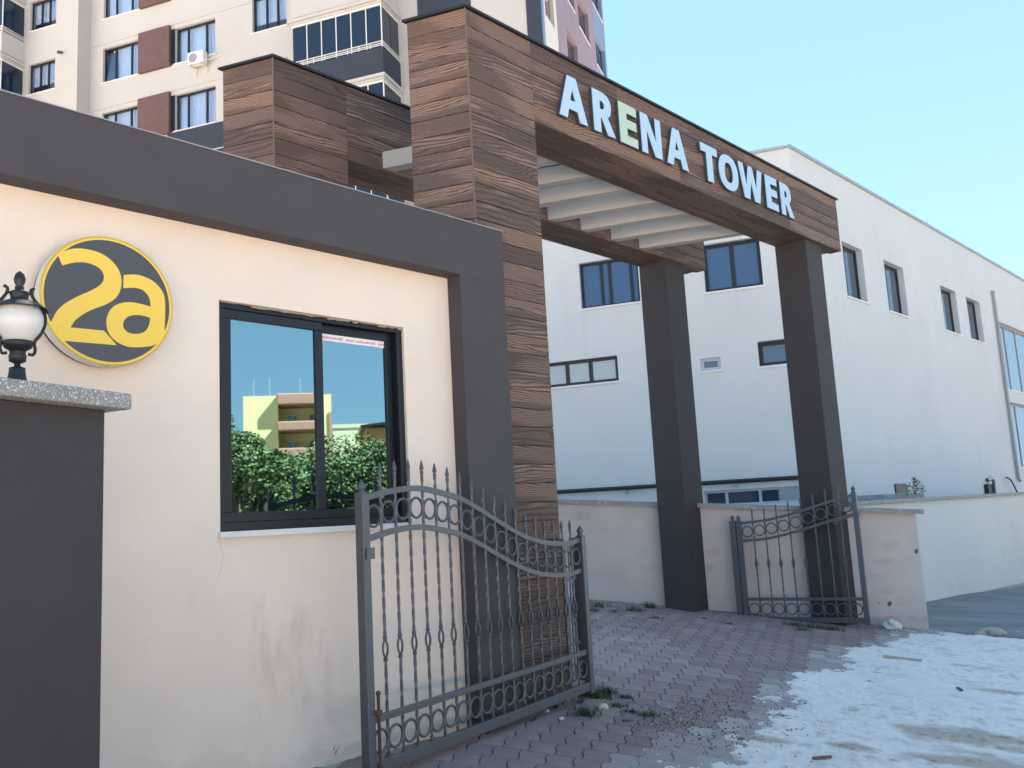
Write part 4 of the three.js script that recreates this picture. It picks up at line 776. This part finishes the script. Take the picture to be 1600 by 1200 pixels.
// ---------------------------------------------------------------- grass tufts, rubble and debris
{
  const greens = [[0.045, 0.075, 0.03], [0.06, 0.09, 0.035], [0.075, 0.095, 0.045]].map(c => std({ color: new THREE.Color(...c), roughness: 0.8, side: THREE.DoubleSide }));
  const tuft = (px, py, r, h, n, label) => {
    const c = onG(px, py); c.y = groundY(c.x, c.z);
    const t = thing('grass_tuft', label, 'grass tuft', c, 0, 'grass tufts growing in the paving');
    { const pos = []; for (let i = 0; i < n; i++) { const a = rr(0, 6.28), d = (i % 2 ? 0.45 : 1) * r * Math.sqrt(rnd()), x = Math.cos(a) * d, z = Math.sin(a) * d * 0.7, b = rr(0, 6.28), l = h * rr(0.4, 1), lean = rr(0.15, 0.8) * l, w = rr(0.002, 0.0045), gy = groundY(c.x + x, c.z + z) - c.y - 0.015; const ux = Math.cos(b + 1.57) * w, uz = Math.sin(b + 1.57) * w, mx = x + Math.cos(b) * lean * 0.4, mz = z + Math.sin(b) * lean * 0.4; pos.push(x - ux, gy, z - uz, x + ux, gy, z + uz, mx + ux * 0.7, gy + l * 0.6, mz + uz * 0.7, x - ux, gy, z - uz, mx + ux * 0.7, gy + l * 0.6, mz + uz * 0.7, mx - ux * 0.7, gy + l * 0.6, mz - uz * 0.7, mx - ux * 0.7, gy + l * 0.6, mz - uz * 0.7, mx + ux * 0.7, gy + l * 0.6, mz + uz * 0.7, x + Math.cos(b) * lean, gy + l, z + Math.sin(b) * lean); } const g = new THREE.BufferGeometry(); g.setAttribute('position', new THREE.Float32BufferAttribute(pos, 3)); g.computeVertexNormals(); mesh('blades', metricUV(g), greens[Math.floor(rnd() * 3)], t).userData.kind = 'stuff'; }
  };
  const gl = 'low dark green grass tuft growing between the driveway pavers';
  for (const [x, y, r, h, n] of [[925, 1088, 0.12, 0.10, 210], [915, 1118, 0.11, 0.09, 180], [950, 1083, 0.08, 0.08, 120], [975, 1090, 0.09, 0.05, 120], [965, 1104, 0.09, 0.05, 120], [988, 1113, 0.06, 0.05, 80], [1015, 1119, 0.08, 0.06, 110], [978, 1128, 0.04, 0.04, 50], [870, 1105, 0.06, 0.05, 60], [935, 948, 0.12, 0.09, 100], [925, 955, 0.12, 0.09, 90], [993, 955, 0.14, 0.10, 140], [1015, 950, 0.12, 0.12, 120], [962, 956, 0.12, 0.06, 70], [1025, 966, 0.08, 0.06, 50], [1100, 967, 0.06, 0.05, 40], [1138, 975, 0.07, 0.06, 50]]) tuft(x, y, r, h, n, gl);
  for (const [x, y, r, h, n] of [[1240, 977, 0.14, 0.07, 160], [1270, 981, 0.17, 0.08, 220], [1300, 984, 0.17, 0.08, 220], [1255, 985, 0.12, 0.06, 120]]) tuft(x, y, r, h, n, 'spreading green grass tuft under the short gate leaf');
  tuft(512, 1186, 0.06, 0.16, 70, 'tall thin grass tuft at the foot of the guardhouse wall');
  const bs = onPlane(1432, 774, V(6.5, 0, -14.8), nA), bush = thing('ledge_weed', 'small green weed growing on the ledge by the louvre vent', 'weed', V(bs.x, 1.3, bs.z));
  { const pos = []; for (let i = 0; i < 240; i++) { const a = rr(0, 6.28), d = 0.16 * rnd(), y = rr(0, 0.3) * (1 - d * 2.5), s = 0.018, x = Math.cos(a) * d, z = Math.sin(a) * d; pos.push(x, y, z, x + rr(-s, s) * 2, y + rr(0, s) * 2, z + rr(-s, s) * 2, x + rr(-s, s), y + s, z + rr(-s, s)); } const g = new THREE.BufferGeometry(); g.setAttribute('position', new THREE.Float32BufferAttribute(pos, 3)); g.computeVertexNormals(); mesh('leaves', metricUV(g), greens[1], bush); }
  // loose gravel
  const gv = [], base = new THREE.IcosahedronGeometry(1, 0); const zones = [[[1010, 1125], [1160, 1085], 26, 420], [[1000, 1135], [1100, 1120], 22, 300], [[1060, 1150], [1400, 1195], 40, 260], [[1180, 1060], [1500, 1120], 34, 160], [[600, 1180], [900, 1090], 14, 200], [[910, 945], [1020, 958], 6, 70], [[1110, 960], [1170, 975], 6, 60], [[1400, 985], [1600, 990], 5, 90], [[1120, 1130], [1600, 1130], 65, 520], [[1030, 1150], [1250, 1120], 40, 420]];
  for (const [a, b, sp, n] of zones) for (let i = 0; i < n; i++) { const f = rnd(), w = onG(a[0] + (b[0] - a[0]) * f + rr(-sp, sp), Math.max(930, a[1] + (b[1] - a[1]) * f + rr(-sp, sp) * 0.6)); gv.push([w.x, groundY(w.x, w.z) + 0.004, w.z, 0.002 + 0.007 * Math.pow(rnd(), 3)]); }
  const im = new THREE.InstancedMesh(base, std({ color: 0xffffff, roughness: 0.95 }), gv.length), mt = new THREE.Matrix4(), q = new THREE.Quaternion(), e = new THREE.Euler(), col = new THREE.Color();
  gv.forEach(([x, y, z, s], i) => { e.set(rr(0, 6), rr(0, 6), rr(0, 6)); q.setFromEuler(e); mt.compose(V(x, y, z), q, V(s, s * 0.7, s)); im.setMatrixAt(i, mt); const c = rnd(); c < 0.25 ? col.setRGB(0.5, 0.43, 0.35) : c < 0.8 ? col.setRGB(0.2, 0.14, 0.10) : col.setRGB(0.06, 0.05, 0.05); im.setColorAt(i, col); });
  im.name = 'loose_gravel'; im.userData = { kind: 'stuff', label: 'loose brown and white gravel scattered along the edge of the spill', category: 'gravel' }; im.castShadow = im.receiveShadow = true; scene.add(im);
  // larger stones
  const stone = (px, py, s, label, c, sq = 0.7) => { const w = onG(px, py), g = new THREE.IcosahedronGeometry(s, 2), p = g.attributes.position; for (let i = 0; i < p.count; i++) { const k = 0.75 + 0.5 * vn(p.getX(i) / s * 1.7 + px, p.getY(i) / s * 1.7 + p.getZ(i) / s * 1.3); p.setXYZ(i, p.getX(i) * k * 1.2, p.getY(i) * k * sq, p.getZ(i) * k); } g.computeVertexNormals(); const m = mesh('stone', metricUV(g), paint(c, 0.2, 0.2, 0.95)); m.position.set(w.x, groundY(w.x, w.z) + s * sq * 0.5, w.z); m.rotation.y = px; tag(m, label, 'stone', 'stones lying by the spill'); };
  stone(1395, 982, 0.085, 'blocky white plaster lump at the edge of the spill', [0.66, 0.63, 0.58], 0.8);
  const sl = 'small pale rubble stone on the far edge of the spill';
  for (const [x, y, s] of [[1546, 990, 0.07], [1557, 993, 0.085], [1566, 993, 0.05], [1533, 993, 0.05], [1590, 992, 0.04], [1579, 990, 0.035]]) stone(x, y, s, sl, [0.42, 0.37, 0.31]);
  for (const [x, y, s] of [[854, 1112, 0.018], [943, 1107, 0.03], [877, 1124, 0.015]]) stone(x, y, s, 'tiny pale stone lying on the pavers beside the long gate leaf', [0.62, 0.52, 0.42]);
  const bd = onG(1410, 1033), o = mesh('wood_offcut', rbx(-0.17, 0.17, 0, 0.022, -0.025, 0.025, 0.004), paint([0.42, 0.35, 0.28], 0.2, 0.2, 0.9)); o.position.set(bd.x, groundY(bd.x, bd.z) + 0.012, bd.z); o.quaternion.copy(tiltQ); o.rotateY(-0.45); tag(o, 'short pale wooden offcut lying on the white spill', 'offcut');
  for (const [x, y, l, w] of [[1500, 1081, 0.10, 0.02], [1285, 1190, 0.12, 0.015]]) { const d = onG(x, y), m = mesh('brick_fragment', rbx(-l / 2, l / 2, 0, 0.018, -w / 2, w / 2, 0.005), paint([0.16, 0.10, 0.085], 0.4, 0.15, 0.95)); m.position.set(d.x, groundY(d.x, d.z) + 0.014, d.z); m.rotation.y = x; tag(m, 'thin dark brown fragment lying on the white spill', 'fragment', 'dark fragments on the spill'); }
}

// ---------------------------------------------------------------- the far side of the street, mirrored in the guardhouse window
{
  const hitW = (px, py) => onPlane(px, py, O.clone().addScaledVector(nA, -0.045), nA);
  const mir = (px, py, dist) => { const h = hitW(px, py), d = ray(px, py); d.addScaledVector(nA, -2 * d.dot(nA)); return h.addScaledVector(d, dist); };
  const vdir = ray(490, 650); vdir.addScaledVector(nA, -2 * vdir.dot(nA)); vdir.y = 0; vdir.normalize();
  const face = Math.atan2(-vdir.x, -vdir.z);              // local +z looks back at the window
  const leafM = [[0.055, 0.10, 0.030], [0.075, 0.125, 0.04], [0.04, 0.075, 0.028]].map(c => new THREE.MeshPhysicalMaterial({ color: new THREE.Color(...c), roughness: 0.75, side: THREE.DoubleSide, transmission: 0.0 }));
  const bark = paint([0.09, 0.07, 0.055], 0.3, 0.4);
  const tree = (px, dist, hTop, rad, label) => {
    const b = mir(px, 800, dist), gy = groundY(b.x, b.z), t = thing('street_tree', label, 'tree', V(b.x, gy, b.z), 0, 'leafy trees across the street');
    const H = hTop - gy; mesh('trunk', cyl(V(0, -0.2, 0), V(0.05, H * 0.5, 0), 0.13, 0.07), bark, t);
    const cen = []; for (let i = 0; i < 16; i++) { const a = rr(0, 6.28), y = rr(0.22, 0.93), r = rad * Math.sin(Math.PI * Math.min(1, 0.15 + y * 0.85)) * rr(0.2, 0.85); cen.push([Math.cos(a) * r, y * H, Math.sin(a) * r, rad * rr(0.28, 0.5)]); }
    const limbs = cen.map(c => cyl(V(0, H * 0.3, 0), V(c[0], c[1], c[2]), 0.04, 0.012, 5)); mesh('limbs', limbs, bark, t);
    for (let m = 0; m < 3; m++) {
      const pos = []; for (let i = 0; i < 5200; i++) { const c = cen[Math.floor(rnd() * cen.length)], a = rr(0, 6.28), f = Math.acos(rr(-1, 1)), d = c[3] * Math.cbrt(rr(0.15, 1)), x = c[0] + Math.sin(f) * Math.cos(a) * d, y = c[1] + Math.cos(f) * d * 0.9, z = c[2] + Math.sin(f) * Math.sin(a) * d, s = rr(0.028, 0.06), u = V(rr(-1, 1), rr(-0.6, 0.6), rr(-1, 1)).normalize(), w = V(rr(-1, 1), rr(-1, 0.3), rr(-1, 1)).cross(u).normalize(); const P = (i, j) => [x + u.x * i * s + w.x * j * s, y + u.y * i * s + w.y * j * s, z + u.z * i * s + w.z * j * s]; pos.push(...P(-1, 0), ...P(0, -0.5), ...P(1, 0), ...P(-1, 0), ...P(1, 0), ...P(0, 0.5)); }
      const g = new THREE.BufferGeometry(); g.setAttribute('position', new THREE.Float32BufferAttribute(pos, 3)); g.computeVertexNormals(); mesh('crown', metricUV(g), leafM[m], t);
    }
  };
  const yAt = (px, py, dist) => mir(px, py, dist).y;
  tree(372, 12, yAt(372, 606, 12), 1.0, 'tallest leafy green tree across the street');
  const tl = 'bushy green tree in the row across the street';
  tree(418, 13, yAt(418, 690, 13), 1.1, tl); tree(475, 14, yAt(475, 722, 14), 1.4, tl); tree(340, 15, yAt(340, 640, 15), 1.2, tl);
  tree(530, 14, yAt(530, 700, 14), 1.75, tl); tree(575, 14.5, yAt(575, 697, 14.5), 1.75, tl); tree(620, 14, yAt(620, 705, 14), 1.75, tl); tree(500, 17, yAt(500, 722, 17), 1.4, tl); tree(660, 15, yAt(660, 700, 15), 1.5, tl);
  const yellow = paint([0.72, 0.68, 0.33], 0.05, 3), rust = paint([0.40, 0.22, 0.17], 0.06, 3), lt = paint([0.62, 0.60, 0.42], 0.06, 3);
  { // yellow apartment house
    const Dm = 46, c = mir(435, 700, Dm), t = thing('yellow_house', 'yellow three storey house with brown curved balconies across the street', 'building', V(c.x, 0, c.z), face);
    const yTop = yAt(435, 617, Dm), pxm = Dm / 1402 * 1.0, X = px => -(px - 435) * Dm / 1402 * 1.02, yy = py => yAt(460, py, Dm);   // mirrored left to right
    mesh('wall_block', bx(X(435), X(380), -1, yTop, -8, 0), yellow, t); mesh('wall_block', bx(X(500), X(435) - 0.001, -1, yTop - 0.1, -8, -1.6), yellow, t); mesh('wall_block', bx(X(523), X(500) - 0.001, -1, yTop, -8, 0.15), yellow, t);
    for (const [a, b] of [[615, 632], [659, 673], [701, 716]]) mesh('balcony', rbx(X(498), X(434) , yy(b), yy(a), -1.6, 0.35, 0.05), rust, t);
    mesh('brown_edge', bx(X(523) - 0.02, X(519), -1, yTop - 1, 0.16, 0.2), rust, t);
    for (const [y0, y1] of [[658, 643], [702, 686]]) { win(t, X(466), X(448), yy(y0), yy(y1), -1.5, { cuts: [0.5], sill: false, frame: M.plasticWhite }); win(t, X(498), X(487), yy(y0 + 2), yy(y1), -1.5, { sill: false }); }
    for (const px of [395, 421, 471]) mesh('roof_rod', cyl(V(X(px), yTop, -1), V(X(px), yTop + 1.1, -1), 0.014), M.pipe, t);
  }
  { const Dm = 60, c = mir(543, 700, Dm), t = thing('pale_block_house', 'plain pale yellow block house across the street', 'building', V(c.x, 0, c.z), face); mesh('wall_block', bx(-0.9 - 0.6, 0.95, -1, yAt(543, 668, Dm), -8, 0), lt, t); mesh('parapet', bx(-1.55, 1.0, yAt(543, 668, Dm) + 0.001, yAt(543, 668, Dm) + 0.25, -8, 0.05), lt, t); }
  { const Dm = 38, c = mir(595, 700, Dm), yE = yAt(595, 668, Dm), t = thing('orange_house', 'orange house with dark sloping eaves across the street', 'building', V(c.x, 0, c.z), face); mesh('wall_block', bx(-1.5, 0.62, -1, yE, -6, 0), paint([0.50, 0.27, 0.12], 0.06, 2), t); const r = mesh('roof', bx(-2.2, 0.9, 0, 0.14, -6.4, 0.6), M.frame, t); r.position.y = yE + 0.05; r.rotation.z = 0.10; r.rotation.z *= -1; win(t, -0.75, -0.35, yE - 1.15, yE - 0.35, 0.02, { sill: false, frame: M.plasticWhite }); }
  { // street wall
    const c = mir(490, 760, 18), t = thing('street_wall', 'long pale garden wall behind the trees across the street', 'wall', V(c.x, 0, c.z), face); mesh('wall_body', bx(-9, 9, -1.5, yAt(490, 735, 18), -0.2, 0), lt, t); mesh('coping', bx(-9.05, 9.05, yAt(490, 735, 18) + 0.001, yAt(490, 735, 18) + 0.06, -0.25, 0.05), M.concrete, t); }
}

renderer.render(scene, camera);
